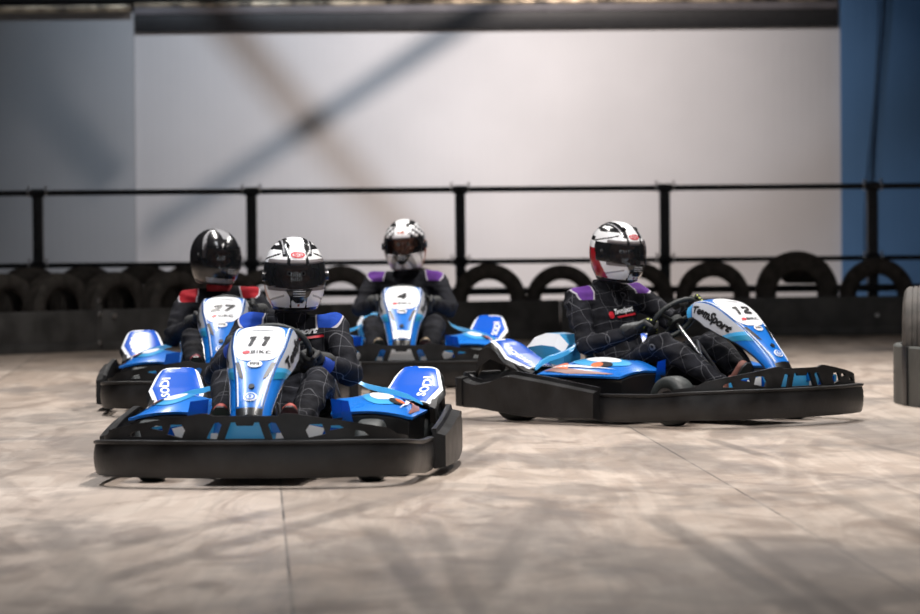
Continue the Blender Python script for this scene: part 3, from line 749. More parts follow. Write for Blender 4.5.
    secs = [(0.02, 0.145, 0.13, 0.03), (-0.10, 0.105, 0.17, 0.10), (-0.28, 0.10, 0.185, 0.15), (-0.42, 0.19, 0.185, 0.17), (-0.49, 0.32, 0.18, 0.16), (-0.54, 0.45, 0.17, 0.12), (-0.57, 0.56, 0.14, 0.05)]
    rows = []
    for i, (x, z, hw, rise) in enumerate(secs):
        j0, j1 = max(0, i - 1), min(len(secs) - 1, i + 1)
        d = Vector((secs[j1][0] - secs[j0][0], 0, secs[j1][1] - secs[j0][1])).normalized(); n = Vector((d.z, 0, -d.x))
        if n.x < 0 and i > 2: n = n
        n = Vector((abs(n.x), 0, abs(n.z))) if i > 0 else Vector((0, 0, 1))
        rows.append([bm.verts.new(Vector((x, 0, z)) + Vector((0, hw * math.sin(a), 0)) + n * rise * (1 - math.cos(a)) ) for a in lin(-PI / 2, PI / 2, 12)])
    for A, B in zip(rows, rows[1:]):
        for k in range(12): bm.faces.new((A[k], A[k + 1], B[k + 1], B[k]))
    thicken(bm, 0.012); obj('seat', bm, M['black_gloss'], root)
    # --- steering
    bm = bmesh.new(); tube(bm, [SW_C - SW_N * 0.50, SW_C - SW_N * 0.02], 0.011, 10); obj('steering_column', bm, M['steel'], root)
    ring = [SW_C + (Vector((0, 1, 0)) * math.cos(a) + SW_U * math.sin(a)) * SW_R for a in lin(0, 2 * PI, 36)[:-1]]
    bm = bmesh.new(); tube(bm, ring, 0.0135, 10, closed=True)
    for a in (R(20), R(160), R(270)):
        tube(bm, [SW_C - SW_N * 0.02, SW_C + (Vector((0, 1, 0)) * math.cos(a) + SW_U * math.sin(a)) * SW_R], 0.009, 8)
    tube(bm, [SW_C - SW_N * 0.035, SW_C - SW_N * 0.005], 0.045, 16)
    obj('steering_wheel', bm, M['rubber'], root)
    # supports under the nose
    for s in (-1, 1):
        bm = bmesh.new()
        tube(bm, catmull([(0.34, s * 0.05, 0.56), (0.48, s * 0.05, 0.50), (0.63, s * 0.06, 0.40), (0.73, s * 0.06, 0.28), (0.82, s * 0.07, 0.09)], 5), 0.014, 8)
        obj('nose_support', bm, M['black_gloss'], root)
    bm = bmesh.new(); tube(bm, [(0.50, -0.10, 0.08), (0.28, 0, 0.42), (0.50, 0.10, 0.08)], 0.011, 8)
    obj('column_bracket', bm, M['steel'], root)
    # --- pedals
    for s, mm in ((-1, M['green']), (1, M['red'])):
        bm = bmesh.new(); tube(bm, [(0.73, s * 0.14, 0.07), (0.775, s * 0.14, 0.235)], 0.008, 8); tube(bm, [(0.775, s * 0.10, 0.235), (0.775, s * 0.19, 0.235)], 0.009, 8)
        tag(obj('pedal', bm, mm, root), 'green pedal' if s < 0 else 'red pedal')
    # --- nose cone
    bm = bmesh.new(); vs = lin(0, NLEN, 44)
    A = [[bm.verts.new(nose_top(interp(HW, v) * k, v)[0]) for k in lin(-1, 1, 14)] for v in vs]
    for i in range(44):
        for j in range(14):
            f = bm.faces.new((A[i][j], A[i + 1][j], A[i + 1][j + 1], A[i][j + 1]))
            f.material_index = 1 if vs[i] > V_END else 0
    for s in (-1, 1):
        qs = lin(0, 1, 7); B = [[bm.verts.new(nose_flank(s, q, v)[0]) for q in qs] for v in vs]
        for i in range(44):
            for j in range(7):
                f = bm.faces.new((B[i][j], B[i + 1][j], B[i + 1][j + 1], B[i][j + 1]))
                f.material_index = 0
            e = 0 if s < 0 else 14
            f = bm.faces.new((A[i][e], A[i + 1][e], B[i + 1][0], B[i][0])); f.material_index = 1
    bmesh.ops.remove_doubles(bm, verts=bm.verts, dist=1e-5)
    nose = obj('nose_cone', bm, [M['blue'], M['black_gloss']], root, angle=35)
    sm = nose.modifiers.new('thick', 'SOLIDIFY'); sm.thickness = 0.006; sm.offset = -1
    for s in (-1, 1):
        bm = bmesh.new(); pts = [nose_top(s * (interp(HW, v) - 0.006), v)[0] for v in lin(0.02, V_END, 30)]
        tube(bm, pts, 0.0032, 6); tag(obj('edge_piping', bm, M['white'], nose), 'thin white edge piping')
        bm = bmesh.new(); pts = [nose_flank(s, 1.0, v)[0] for v in lin(0.0, V_END, 30)]
        tube(bm, pts, 0.004, 6); obj('edge_piping', bm, M['black_gloss'], nose)
        # lettering on the flank: reads from rear to front on the right side
        def fm(u, v, s=s):
            return nose_flank(s, v, u)
        fq = lambda x, y, s=s: nose_flank(s, y, x)
        laid('flank_sticker', curve_mesh([[(0.0, 0.03), (0.0, 0.97), (0.035, 0.97), (0.055, 0.03)]]), fq, M['sky'], nose, lift=0.0025, cut=0.05)
        laid('flank_sticker', curve_mesh([[(0.045, 0.97), (0.065, 0.03), (0.47, 0.03), (0.385, 0.97)]]), fq, M['grey_sticker'], nose, lift=0.0025, cut=0.05)
        laid('flank_sticker', curve_mesh([[(0.385, 0.97), (0.47, 0.03), (0.50, 0.03), (0.415, 0.97)]]), fq, M['sky'], nose, lift=0.0025, cut=0.05)
        laid('flank_sticker', curve_mesh([[(0.415, 0.97), (0.50, 0.03), (0.545, 0.03), (0.46, 0.97)]]), fq, M['teal'], nose, lift=0.0025, cut=0.05)
        tm = text_mesh('TeamSport', 0.335, 0.56, shear=0.2, bold=0.055, spacing=1.0)
        if s < 0: pl = lambda x, y: (0.245 + x, 0.50 - y)
        else: pl = lambda x, y: (0.245 - x, 0.50 - y)
        laid('lettering', tm, fm, M['ink'], nose, lift=0.005, cut=0.03, place=pl)
    TM = nose_top
    v0, v1 = VZ(0.642), VZ(0.518); vm = (v0 + v1) / 2
    plate = laid('number_plate', curve_mesh([oval(0, vm - 0.012, 0.102, (v1 - v0) / 2 + 0.022, 36, 3.0)]), TM, M['plate_white'], nose, lift=0.003, cut=0.02)
    vb = VZ(0.632)
    bar = [(-0.066, vb + 0.012), (-0.03, vb), (0.04, vb), (0.075, vb + 0.014), (0.04, vb + 0.010), (-0.03, vb + 0.010)]
    laid('plate_marking', curve_mesh([bar]), TM, M['grey_ink'], plate, lift=0.005)
    va, vc = VZ(0.510), VZ(0.445)
    for s in (-1, 1):
        laid('vent_slot', curve_mesh([[(s * 0.068, va), (s * 0.086, va), (s * 0.058, vc - 0.01), (s * 0.040, vc + 0.008), (s * 0.046, vc - 0.025)]]), TM, M['ink'], nose, lift=0.004)
    vo = VZ(0.497)
    bg_ = laid('oval_badge', curve_mesh([oval(0, vo, 0.031, 0.021)]), TM, M['plate_white'], nose, lift=0.005)
    laid('badge_letters', text_mesh('PFS', 0.040, 0.017, bold=0.03), TM, M['ink'], bg_, lift=0.007, place=lambda x, y: (x, vo - y))
    vr = VZ(0.368)
    bg2 = laid('round_badge', curve_mesh([oval(0, vr, 0.028, 0.024)]), TM, M['plate_white'], nose, lift=0.004)
    laid('badge_ring', curve_mesh([oval(0, vr, 0.020, 0.018), oval(0, vr, 0.014, 0.013)]), TM, M['blue'], bg2, lift=0.006)
    laid('badge_letters', text_mesh('B', 0.010, 0.015, bold=0.03), TM, M['blue'], bg2, lift=0.007, place=lambda x, y: (x, vr - y))
    bm = bmesh.new(); p, n = nose_top(0.0, VZ(0.408)); tube(bm, [p - n * 0.002, p + n * 0.007], 0.013, 10); sc_ = obj('nose_screw', bm, M['ink'], nose)
    # --- side pods
    for s in (-1, 1):
        f = pod_fn(s)
        # black body below the cover
        bm = bmesh.new(); us = lin(-0.32, 0.31, 12); vs_ = [0.27, 0.35, 0.45, 0.55, 0.60]
        T = [[bm.verts.new((u, s * v, pod_z(u, v) - 0.02)) for v in vs_] for u in us]
        B = [[bm.verts.new((u * 0.96, s * (v * 0.985), 0.075)) for v in vs_] for u in us]
        for G in (T, B):
            for i in range(12):
                for j in range(4): bm.faces.new((G[i][j], G[i + 1][j], G[i + 1][j + 1], G[i][j + 1]))
        for i in range(12):
            bm.faces.new((T[i][0], T[i + 1][0], B[i + 1][0], B[i][0])); bm.faces.new((T[i][4], T[i + 1][4], B[i + 1][4], B[i][4]))
        for j in range(4):
            bm.faces.new((T[0][j], T[0][j + 1], B[0][j + 1], B[0][j])); bm.faces.new((T[12][j], T[12][j + 1], B[12][j + 1], B[12][j]))
        pod = obj('side_pod', bm, M['black_gloss'], root, angle=50)
        bm, _ = grid_surface(f, lin(-0.315, 0.30, 26), lin(0.262, 0.612, 18)); thicken(bm, 0.012)
        cov = obj('pod_cover', bm, [M['blue']], pod, angle=50)
        laid('pod_patch', curve_mesh([oval(0.02, 0.455, 0.20, 0.085, 28)]), f, M['sky'], cov, lift=0.003, cut=0.03)
        laid('pod_patch', curve_mesh([oval(0.03, 0.450, 0.12, 0.050, 24)]), f, M['white'], cov, lift=0.0045, cut=0.03)
        laid('pod_patch', curve_mesh([[(-0.30, 0.575), (-0.10, 0.597), (0.20, 0.592), (0.24, 0.585), (0.0, 0.575), (-0.14, 0.560), (-0.27, 0.53)]]), f, M['brown_sticker'], cov, lift=0.004, cut=0.03)
        laid('pod_patch', curve_mesh([[(-0.29, 0.52), (-0.20, 0.560), (-0.12, 0.572), (-0.16, 0.520), (-0.25, 0.47)]]), f, M['orange'], cov, lift=0.006, cut=0.03)
        laid('pod_patch', curve_mesh([[(-0.30, 0.42), (-0.30, 0.52), (-0.20, 0.47), (-0.10, 0.405), (-0.16, 0.40)]]), f, M['sky'], cov, lift=0.004, cut=0.03)
        laid('pod_patch', curve_mesh([[(-0.28, 0.545), (-0.24, 0.525), (0.02, 0.548), (0.22, 0.545), (0.02, 0.56)]]), f, M['white'], cov, lift=0.006, cut=0.03)
        laid('pod_patch', curve_mesh([oval(0.10, 0.515, 0.055, 0.026, 20)]), f, M['ink'], cov, lift=0.0060, cut=0.03)  # dark oval and overlapping orange oval laid on the pod cover
        laid('pod_patch', curve_mesh([oval(0.06, 0.530, 0.040, 0.022, 20)]), f, M['orange'], cov, lift=0.0072, cut=0.03)
        # bright blue front face of the pod
        bm = bmesh.new(); q = [(0.300, 0.262, 0.335), (0.315, 0.34, 0.325), (0.318, 0.365, 0.215), (0.305, 0.275, 0.205)]
        bm.faces.new([bm.verts.new((x, s * y, z)) for x, y, z in q]); bmesh.ops.solidify(bm, geom=bm.faces[:], thickness=0.012)
        obj('pod_front_plate', bm, M['blue'], pod)
        bm = bmesh.new(); rows = []
        for x, y, z, w_ in [(-0.37, 0.270, 0.408, 0.006), (-0.37, 0.29, 0.384, 0.012), (-0.38, 0.33, 0.364, 0.016), (-0.385, 0.38, 0.350, 0.018), (-0.385, 0.45, 0.336, 0.018), (-0.375, 0.52, 0.315, 0.016), (-0.355, 0.58, 0.285, 0.010)]:
            rows.append([bm.verts.new((x + dx, s * (y + dy), z + dz)) for dx, dy, dz in ((-0.01, -0.004, w_ * 0.5), (0.012, 0.004, w_ * 0.35), (0.020, 0.010, -w_), (-0.004, 0.004, -w_))])
        for A_, B_ in zip(rows, rows[1:]):
            for k in range(4): bm.faces.new((A_[k], A_[(k + 1) % 4], B_[(k + 1) % 4], B_[k]))
        bm.faces.new(rows[0]); bm.faces.new(rows[-1][::-1])
        obj('pod_fin', bm, M['sky'], pod, angle=50)
        # rear wheel guard
        gf = guard_fn(s)
        bm, _ = grid_surface(gf, lin(-0.06, 1.06, 14), lin(-0.02, 1.4, 22)); thicken(bm, 0.012)
        gu = obj('wheel_guard', bm, M['black_gloss'], root, angle=60)
        laid('guard_sticker', curve_mesh([[(0.04, 0.02), (0.96, 0.02), (1.0, 0.5), (0.97, 0.98), (0.9, 1.05), (0.1, 1.05), (0.03, 0.98), (0.0, 0.5)]]), gf, M['white'], gu, lift=0.004, cut=0.1)
        laid('guard_sticker', curve_mesh([[(0.10, 0.04), (0.88, 0.04), (0.93, 0.5), (0.88, 0.93), (0.5, 0.93), (0.42, 0.98), (0.12, 0.98), (0.07, 0.5)]]), gf, M['royal'], gu, lift=0.006, cut=0.1)
        tm = text_mesh('SODI', 0.52, 0.17, bold=0.03)
        if s > 0: laid('guard_letters', tm, gf, M['white'], gu, lift=0.008, cut=0.1, place=lambda x, y: (0.72 - y, 0.42 + x))
        else: laid('guard_letters', tm, gf, M['white'], gu, lift=0.008, cut=0.1, place=lambda x, y: (0.72 + y, 0.42 + x))
        # fender drop behind / beside the rear wheel
        bm = bmesh.new(); pr = [(x_ + 0.08, z_) for x_, z_ in [(-0.40, 0.27), (-0.46, 0.285), (-0.58, 0.335), (-0.67, 0.385), (-0.74, 0.405), (-0.80, 0.385), (-0.84, 0.25), (-0.80, 0.30), (-0.72, 0.34), (-0.60, 0.305), (-0.50, 0.245), (-0.42, 0.20)]]
        a_ = [bm.verts.new((x, s * 0.62, z)) for x, z in pr]; b2 = [bm.verts.new((x, s * 0.645, z - 0.01)) for x, z in pr]
        bm.faces.new(a_); bm.faces.new(b2[::-1])
        for k in range(len(pr)): bm.faces.new((a_[k], a_[(k + 1) % len(pr)], b2[(k + 1) % len(pr)], b2[k]))
        bmesh.ops.triangulate(bm, faces=[f for f in bm.faces if len(f.verts) > 4])
        obj('fender', bm, M['black_plastic'], root, angle=30)
    # --- engine, exhaust and tank behind/beside the seat
    bm = bmesh.new(); box(bm, (-0.38, -0.31, 0.20), (0.22, 0.16, 0.18), bev=0.02)
    tube(bm, [(-0.40, -0.24, 0.22), (-0.40, -0.20, 0.22)], 0.05, 16); obj('engine', bm, M['engine_metal'], root)
    bm = bmesh.new(); rows = []
    for x, y0, y1, z0, z1 in ((-0.74, -0.28, -0.14, 0.34, 0.385), (-0.68, -0.30, -0.12, 0.31, 0.435), (-0.58, -0.31, -0.12, 0.30, 0.460), (-0.48, -0.31, -0.14, 0.29, 0.455), (-0.42, -0.30, -0.18, 0.29, 0.40)):
        rows.append([bm.verts.new((x, y, z)) for y, z in ((y0, z0), (y0 - 0.01, z0 + (z1 - z0) * 0.6), (y0 + 0.03, z1), (y1 - 0.02, z1), (y1, z0 + (z1 - z0) * 0.6), (y1, z0))])
    for A_, B_ in zip(rows, rows[1:]):
        for k in range(6): f = bm.faces.new((A_[k], A_[(k + 1) % 6], B_[(k + 1) % 6], B_[k])); f.material_index = 1 if k == 1 else 0
    bm.faces.new(rows[0]); bm.faces.new(rows[-1][::-1]); obj('engine_cover', bm, [M['sky'], M['white']], root, angle=25)
    bm = bmesh.new(); tube(bm, catmull([(-0.50, -0.30, 0.25), (-0.66, -0.27, 0.28), (-0.76, -0.16, 0.24), (-0.78, 0.10, 0.22)], 5), 0.03, 12); obj('exhaust', bm, M['dark_steel'], root)
    bm = bmesh.new(); box(bm, (0.22, 0.0, 0.12), (0.17, 0.20, 0.13), bev=0.025); obj('fuel_tank', bm, M['black_plastic'], root)
    for s in (-1, 1): bm = bmesh.new(); tube(bm, [(-0.46, s * 0.17, 0.42), (-0.60, s * 0.24, 0.10)], 0.008, 8); obj('seat_stay', bm, M['steel'], root)
    return nose

def copy_tree(o, parent=None):
    c = o.copy(); COL.objects.link(c)
    if parent is not None: c.parent = parent
    for ch in list(o.children): copy_tree(ch, c)
    return c

DIGITS = {   # block digits, x -0.5..0.5, y -0.5..0.5
    '1': [[(-0.36, 0.5), (0.22, 0.5), (0.22, -0.5), (-0.12, -0.5), (-0.12, 0.24), (-0.36, 0.24)]],
    '2': [[(-0.46, 0.20), (-0.46, 0.42), (-0.34, 0.5), (0.36, 0.5), (0.5, 0.38), (0.5, 0.10), (0.40, -0.02), (-0.06, -0.24), (0.5, -0.24), (0.5, -0.5), (-0.5, -0.5), (-0.5, -0.20), (-0.38, -0.10),
           (0.16, 0.14), (0.18, 0.24), (0.10, 0.28), (-0.08, 0.28), (-0.14, 0.20)]],
    '7': [[(-0.5, 0.5), (0.5, 0.5), (0.5, 0.28), (0.02, -0.5), (-0.36, -0.5), (0.10, 0.24), (-0.5, 0.24)]],
    '4': [[(0.10, 0.5), (0.40, 0.5), (0.40, -0.06), (0.54, -0.06), (0.54, -0.28), (0.40, -0.28), (0.40, -0.5), (0.08, -0.5), (0.08, -0.28), (-0.5, -0.28), (-0.5, -0.06)],
          [(0.08, 0.16), (-0.14, -0.06), (0.08, -0.06)]],
}
def number(plate, txt, w, h, slant=0.25):
    n = len(txt); cw = w / (n + (n - 1) * 0.22); x0 = -w / 2 + cw / 2
    for k, ch in enumerate(txt):
        cx = x0 + k * cw * 1.22
        loops = [[(cx + x * cw + slant * y * h, y * h) for x, y in lp] for lp in DIGITS[ch]]
        laid('race_number', curve_mesh(loops), nose_top, M['ink'], plate, lift=0.007, cut=0.012, place=lambda x, y: (x, VZ(0.588) - y))
def bikc(plate):
    laid('plate_letters', text_mesh('BIKC', 0.085, 0.020, bold=0.03, spacing=1.1), nose_top, M['ink'], plate, lift=0.006, place=lambda x, y: (0.018 + x, VZ(0.545) - y))
    laid('plate_logo', curve_mesh([oval(-0.045, VZ(0.545), 0.017, 0.011, 16)]), nose_top, M['red'], plate, lift=0.006)

# ------------------------------------------------------------------ drivers
def helmet_surface(az, k):
    """az: 0 = front, + = left; k: 0 bottom .. 1 top"""
    if k < 0.5:
        z = -0.145 + 0.145 * (k / 0.5); t = -z / 0.145; sc = 1 - 0.27 * t ** 2.6; fwd = 0.012 * t
    else:
        th = (k - 0.5) / 0.5 * PI / 2; z = 0.150 * math.sin(th); sc = math.cos(th) ** 0.93 if k < 1 else 0.0; fwd = -0.004 * math.sin(th)
    a = 0.168 if abs(az) < PI / 2 else 0.165
    x = a * sc * math.cos(az) + fwd; y = 0.129 * sc * math.sin(az)
    if k < 0.42:    # chin bar: squarer and pushed out
        f = max(0, math.cos(az)) ** 3 * math.sin(PI * min(1, k / 0.42)) ; x += 0.014 * f
    return Vector((x, y, z))
def build_helmet(parent, mtx, style, visor):
    NA, NK = 160, 104; bm = bmesh.new()
    top = bm.verts.new(helmet_surface(0, 1.0)); g_ = []
    for j in range(NK): g_.append([bm.verts.new(helmet_surface(-PI + 2 * PI * i / NA, j / NK)) for i in range(NA)])
    def pat(p, az):
        s = abs(math.degrees(az)); y, z = abs(p.y), p.z
        W, K, G_, A = 0, 1, 2, 3
        if style == 'dark':
            if z > -0.01 and abs(s - (62 + 120 * max(0, z - 0.02))) < 5.5: return G_
            if z > 0.1 and y < 0.03 and p.x > 0: return G_
            if z < -0.118 and s < 60: return G_
            return K
        if style == 'check':
            if z > 0.05:
                if y < 0.042 and p.x > -0.02: return A if (0.072 < z < 0.09 and y < 0.02 and s < 60) else W
                if z > 0.115: return K if y < 0.075 else W
                return K if (int((s) / 9) + int(z / 0.016)) % 3 == 0 else (G_ if (int(s / 9) + int(z / 0.016)) % 3 == 1 and s > 20 else W)
            if s > 78: return A if (z < 0.02 and s < 120) else (W if z < -0.05 else G_)
            if z < -0.05:
                if y < 0.052 - 0.9 * (-0.05 - z): return K
                return G_ if int((s + z * 300) / 11) % 3 == 0 else W
            return K
        # black and white race pattern
        if z > 0.05:
            if y < 0.033: return W
            if y < 0.045: return K
            if y < 0.062 and z > 0.078: return G_ if (0.052 < y < 0.058 and z > 0.09) else K
            if s < 104:
                t = z * 1000
                top = 104 - 0.10 * abs(s - 45)
                if t > top + 18 and y > 0.068: return W if (t < top + 27 and s > 40) else K
                if t > top: return K
                if abs(t - (62 + 0.62 * (84 - s))) < 3.6 and s > 40: return K
                return W
            if s < 128: return W if 0.07 < z < 0.105 else K
            return K if z < 0.11 or y < 0.06 else W
        if z < -0.048 and s > 92 + z * 190 and s < 150: return A if z > -0.132 else K
        if z < -0.048 and s < 84:
            if y < 0.056 - 0.85 * (-0.048 - z): return K
            if y < 0.003 and z > -0.128 and z < -0.118: return A
            if abs(y - 0.032) < 0.003 and z < -0.07: return K
            if z < -0.135: return K
            if abs(z + 0.095 + 0.0006 * (s - 50)) < 0.004 and s > 30: return G_
            return W
        if s < 78: return K
        if z < 0.012 and s > 96 + z * 60: return A if z > -0.135 else K
        return K if s < 100 else W
    for j in range(NK):
        for i in range(NA):
            i2 = (i + 1) % NA; az = -PI + 2 * PI * (i + 0.5) / NA; k = (j + 0.5) / NK; c = helmet_surface(az, k)
            lim = 64 - 8 * (abs(c.z) / 0.055) ** 4
            if abs(math.degrees(az)) < lim and -0.052 < c.z < 0.050: continue
            vs = (g_[j][i], g_[j][i2], g_[j + 1][i2], g_[j + 1][i]) if j < NK - 1 else (g_[j][i], g_[j][i2], top)
            f = bm.faces.new(vs); f.material_index = pat(c, az)
    bmesh.ops.delete(bm, geom=[v for v in bm.verts if not v.link_faces], context='VERTS')
    bmesh.ops.recalc_face_normals(bm, faces=bm.faces[:])
    acc = {'red': M['helmet_red'], 'orange': M['helmet_orange'], 'dark': M['helmet_grey'], 'check': M['helmet_orange']}[style]
    h = obj('helmet', bm, [M['helmet_white'], M['helmet_black'], M['helmet_grey'], acc], parent, angle=60)
    sm = h.modifiers.new('shell', 'SOLIDIFY'); sm.thickness = 0.022; sm.offset = -1
    h.matrix_local = mtx @ Matrix.Scale(1.055, 4)
    # lining: neck roll
    bm = bmesh.new(); tube(bm, [Vector((0.098 * math.cos(a) + 0.005, 0.078 * math.sin(a), -0.135)) for a in lin(0, 2 * PI, 28)[:-1]], 0.022, 8, closed=True)
    obj('helmet_lining', bm, M['ink'], h)
    # visor
    bm = bmesh.new(); zs = lin(0.285, 0.645, 9); azs = lin(R(-76), R(76), 30); G = []
    for k in zs:
        row = []
        for a in azs:
            p = helmet_surface(a, k); q = Vector((p.x, p.y, 0)); e = 0.007
            row.append(bm.verts.new(p + q.normalized() * e))
        G.append(row)
    for j in range(9):
        for i in range(30):
            s_ = abs(math.degrees((azs[i] + azs[i + 1]) / 2)); c = abs((j + 0.5) / 9 - 0.5)
            if s_ > 62 + (0.5 - c) * 34: continue
            bm.faces.new((G[j][i], G[j][i + 1], G[j + 1][i + 1], G[j + 1][i]))
    bmesh.ops.delete(bm, geom=[v for v in bm.verts if not v.link_faces], context='VERTS')
    obj('visor', bm, M[visor], h, angle=80)
    for s in (-1, 1):   # pivots
        p = helmet_surface(s * R(80), 0.47); bm = bmesh.new(); tube(bm, [p - Vector((0, s * 0.004, 0)), p + Vector((0, s * 0.012, 0))], 0.022, 16); obj('visor_pivot', bm, M['helmet_black'], h)
    # chin vent
    bm = bmesh.new(); c = [(-0.056, -0.054), (0.056, -0.054), (0.042, -0.084), (0.016, -0.112), (-0.016, -0.112), (-0.042, -0.084)]
    def hf(u, z): 
        az = math.asin(max(-1, min(1, u / 0.129))); p = helmet_surface(az, 0.5 * (z + 0.145) / 0.145); return p, Vector((1, u * 2, 0)).normalized()
    bm.free(); v = laid('chin_vent', curve_mesh([c]), hf, M['helmet_black'], h, lift=0.014, cut=0.012, thick=0.014)
    for z in (-0.062, -0.072, -0.082):
        bm = bmesh.new(); tube(bm, [hf(u, z)[0] + Vector((0.0155, 0, 0)) for u in lin(-0.026, 0.026, 6)], 0.0018, 6); obj('vent_rib', bm, M['helmet_grey'], v)
    # top vents
    if style != 'dark':
        for s in (-1, 1):
            bm = bmesh.new(); p = helmet_surface(s * R(27), 0.80); sphere(bm, p, (0.026, 0.008, 0.011), 12); obj('top_vent', bm, M['helmet_black'], h)
    if style in ('red', 'orange'):
        def tf(u, v_):
            th = v_; az = math.asin(max(-1, min(1, u / max(0.05, 0.129 * math.cos(th)))))
            p = helmet_surface(az, 0.5 + 0.5 * th / (PI / 2)); return p, Vector((math.cos(th), 0, math.sin(th)))
        laid('forehead_logo', curve_mesh([oval(0, 0.60, 0.030, 0.10, 24), oval(0, 0.60, 0.023, 0.065, 24)]), tf, M['red'], h, lift=0.003, cut=0.02)
        laid('forehead_logo', text_mesh('SG', 0.032, 0.10, bold=0.03), tf, M['red'], h, lift=0.003, cut=0.02, place=lambda x, y: (x, 0.60 + y))
    return h

def build_hand(parent, wrist, grip, axis, inward, mats, spots=False):
    """closed hand around the rim: wrist point, grip centre on the rim, axis = rim tangent (thumb end), inward = direction from rim toward palm side"""
    W, Gc = Vector(wrist), Vector(grip); ax = Vector(axis).normalized()
    fw = (Gc - W).normalized(); fw = (fw - ax * fw.dot(ax)).normalized(); nn = ax.cross(fw).normalized()
    if nn.dot(Vector(inward)) < 0: nn = -nn      # nn points away from the driver's palm: back of the hand side
    bm = bmesh.new()
    back = Gc + nn * 0.026 - fw * 0.030
    capsule(bm, W - fw * 0.03, W.lerp(back, 0.5), 0.032, 0.030)
    for k in range(4):
        o_ = ax * (0.030 - 0.020 * k)
        capsule(bm, W.lerp(back, 0.35) + o_ * 0.6, back + o_ + fw * 0.012, 0.017, 0.014, 10)
    for k in range(4):
        o_ = ax * (0.033 - 0.022 * k); ln = (0.95, 1.06, 1.0, 0.82)[k]
        k0 = back + o_ + fw * 0.012
        k1 = Gc + o_ + nn * 0.020 + fw * 0.026 * ln; k2 = Gc + o_ - nn * 0.010 + fw * 0.028 * ln; k3 = Gc + o_ * 0.95 - nn * 0.026 - fw * 0.004
        capsule(bm, k0, k1, 0.0115, 0.0108, 10); capsule(bm, k1, k2, 0.0108, 0.0100, 10); capsule(bm, k2, k3, 0.0100, 0.0088, 10)
    t0 = W.lerp(back, 0.45) + ax * 0.022 - nn * 0.010; t1 = Gc + ax * 0.048 - fw * 0.026 - nn * 0.004; t2 = Gc + ax * 0.050 - nn * 0.022 + fw * 0.006
    capsule(bm, t0, t1, 0.0145, 0.0125, 10); capsule(bm, t1, t2, 0.0120, 0.0100, 10)
    me = remeshed(bm, 0.0042, 3)
    for v in me.vertices: v.co = Gc + (v.co - Gc) * 1.16
    for x in mats: me.materials.append(x)
    if spots:
        for f in me.polygons:
            c = f.center - Gc; a = c.dot(ax); b_ = c.dot(fw); d = c.dot(nn)
            if d > 0.004 or b_ > 0.02:
                q = math.sin(a * 2 * PI / 0.026 + 0.6); r_ = math.sin((b_ - d * 0.7) * 2 * PI / 0.024)
                if q > -0.05 and r_ > 0.0 and b_ > -0.045: f.material_index = 1
                elif b_ < -0.045: f.material_index = 2
    return link('glove', me, parent, angle=80)

def build_shoe(parent, heel, toe, side, m1, m2):
    H, T = Vector(heel), Vector(toe); d = (T - H).normalized(); lat = Vector((0, 1, 0)); up = d.cross(lat).normalized()
    if up.x > 0: up = -up          # instep faces the driver
    bm = bmesh.new(); ln = (T - H).length
    capsule(bm, H + up * 0.035, H + up * 0.075 , 0.037, 0.042)
    capsule(bm, H + up * 0.028 + d * 0.01, H + d * ln * 0.55 + up * 0.026, 0.034, 0.036)
    capsule(bm, H + d * ln * 0.45 + up * 0.028 + lat * 0.010, H + d * ln * 0.92 + up * 0.018, 0.038, 0.030)
    capsule(bm, H + d * ln * 0.45 + up * 0.024 - lat * 0.012, H + d * ln * 0.90 + up * 0.016 - lat * 0.012, 0.034, 0.026)
    capsule(bm, H + up * 0.07, H + d * ln * 0.45 + up * 0.05, 0.036, 0.030)
    me = remeshed(bm, 0.007, 4); me.materials.append(m1); me.materials.append(m2)
    for f in me.polygons:
        if (f.center - H).dot(d) < ln * 0.42: f.material_index = 1
    sh = link('shoe', me, parent, angle=80)
    bm = bmesh.new(); rows = []
    for t, w in ((-0.12, 0.018), (-0.05, 0.030), (0.2, 0.033), (0.45, 0.036), (0.75, 0.045), (0.95, 0.036), (1.06, 0.016)):
        c = H + d * ln * t - up * 0.002; rows.append([bm.verts.new(c + lat * w * k + up * z) for k, z in ((-1, 0), (1, 0), (1, -0.012), (-1, -0.012))])
    for A, B in zip(rows, rows[1:]):
        for k in range(4): bm.faces.new((A[k], A[(k + 1) % 4], B[(k + 1) % 4], B[k]))
    bm.faces.new(rows[0]); bm.faces.new(rows[-1][::-1])
    obj('sole', bm, M['ink'], sh, angle=50)

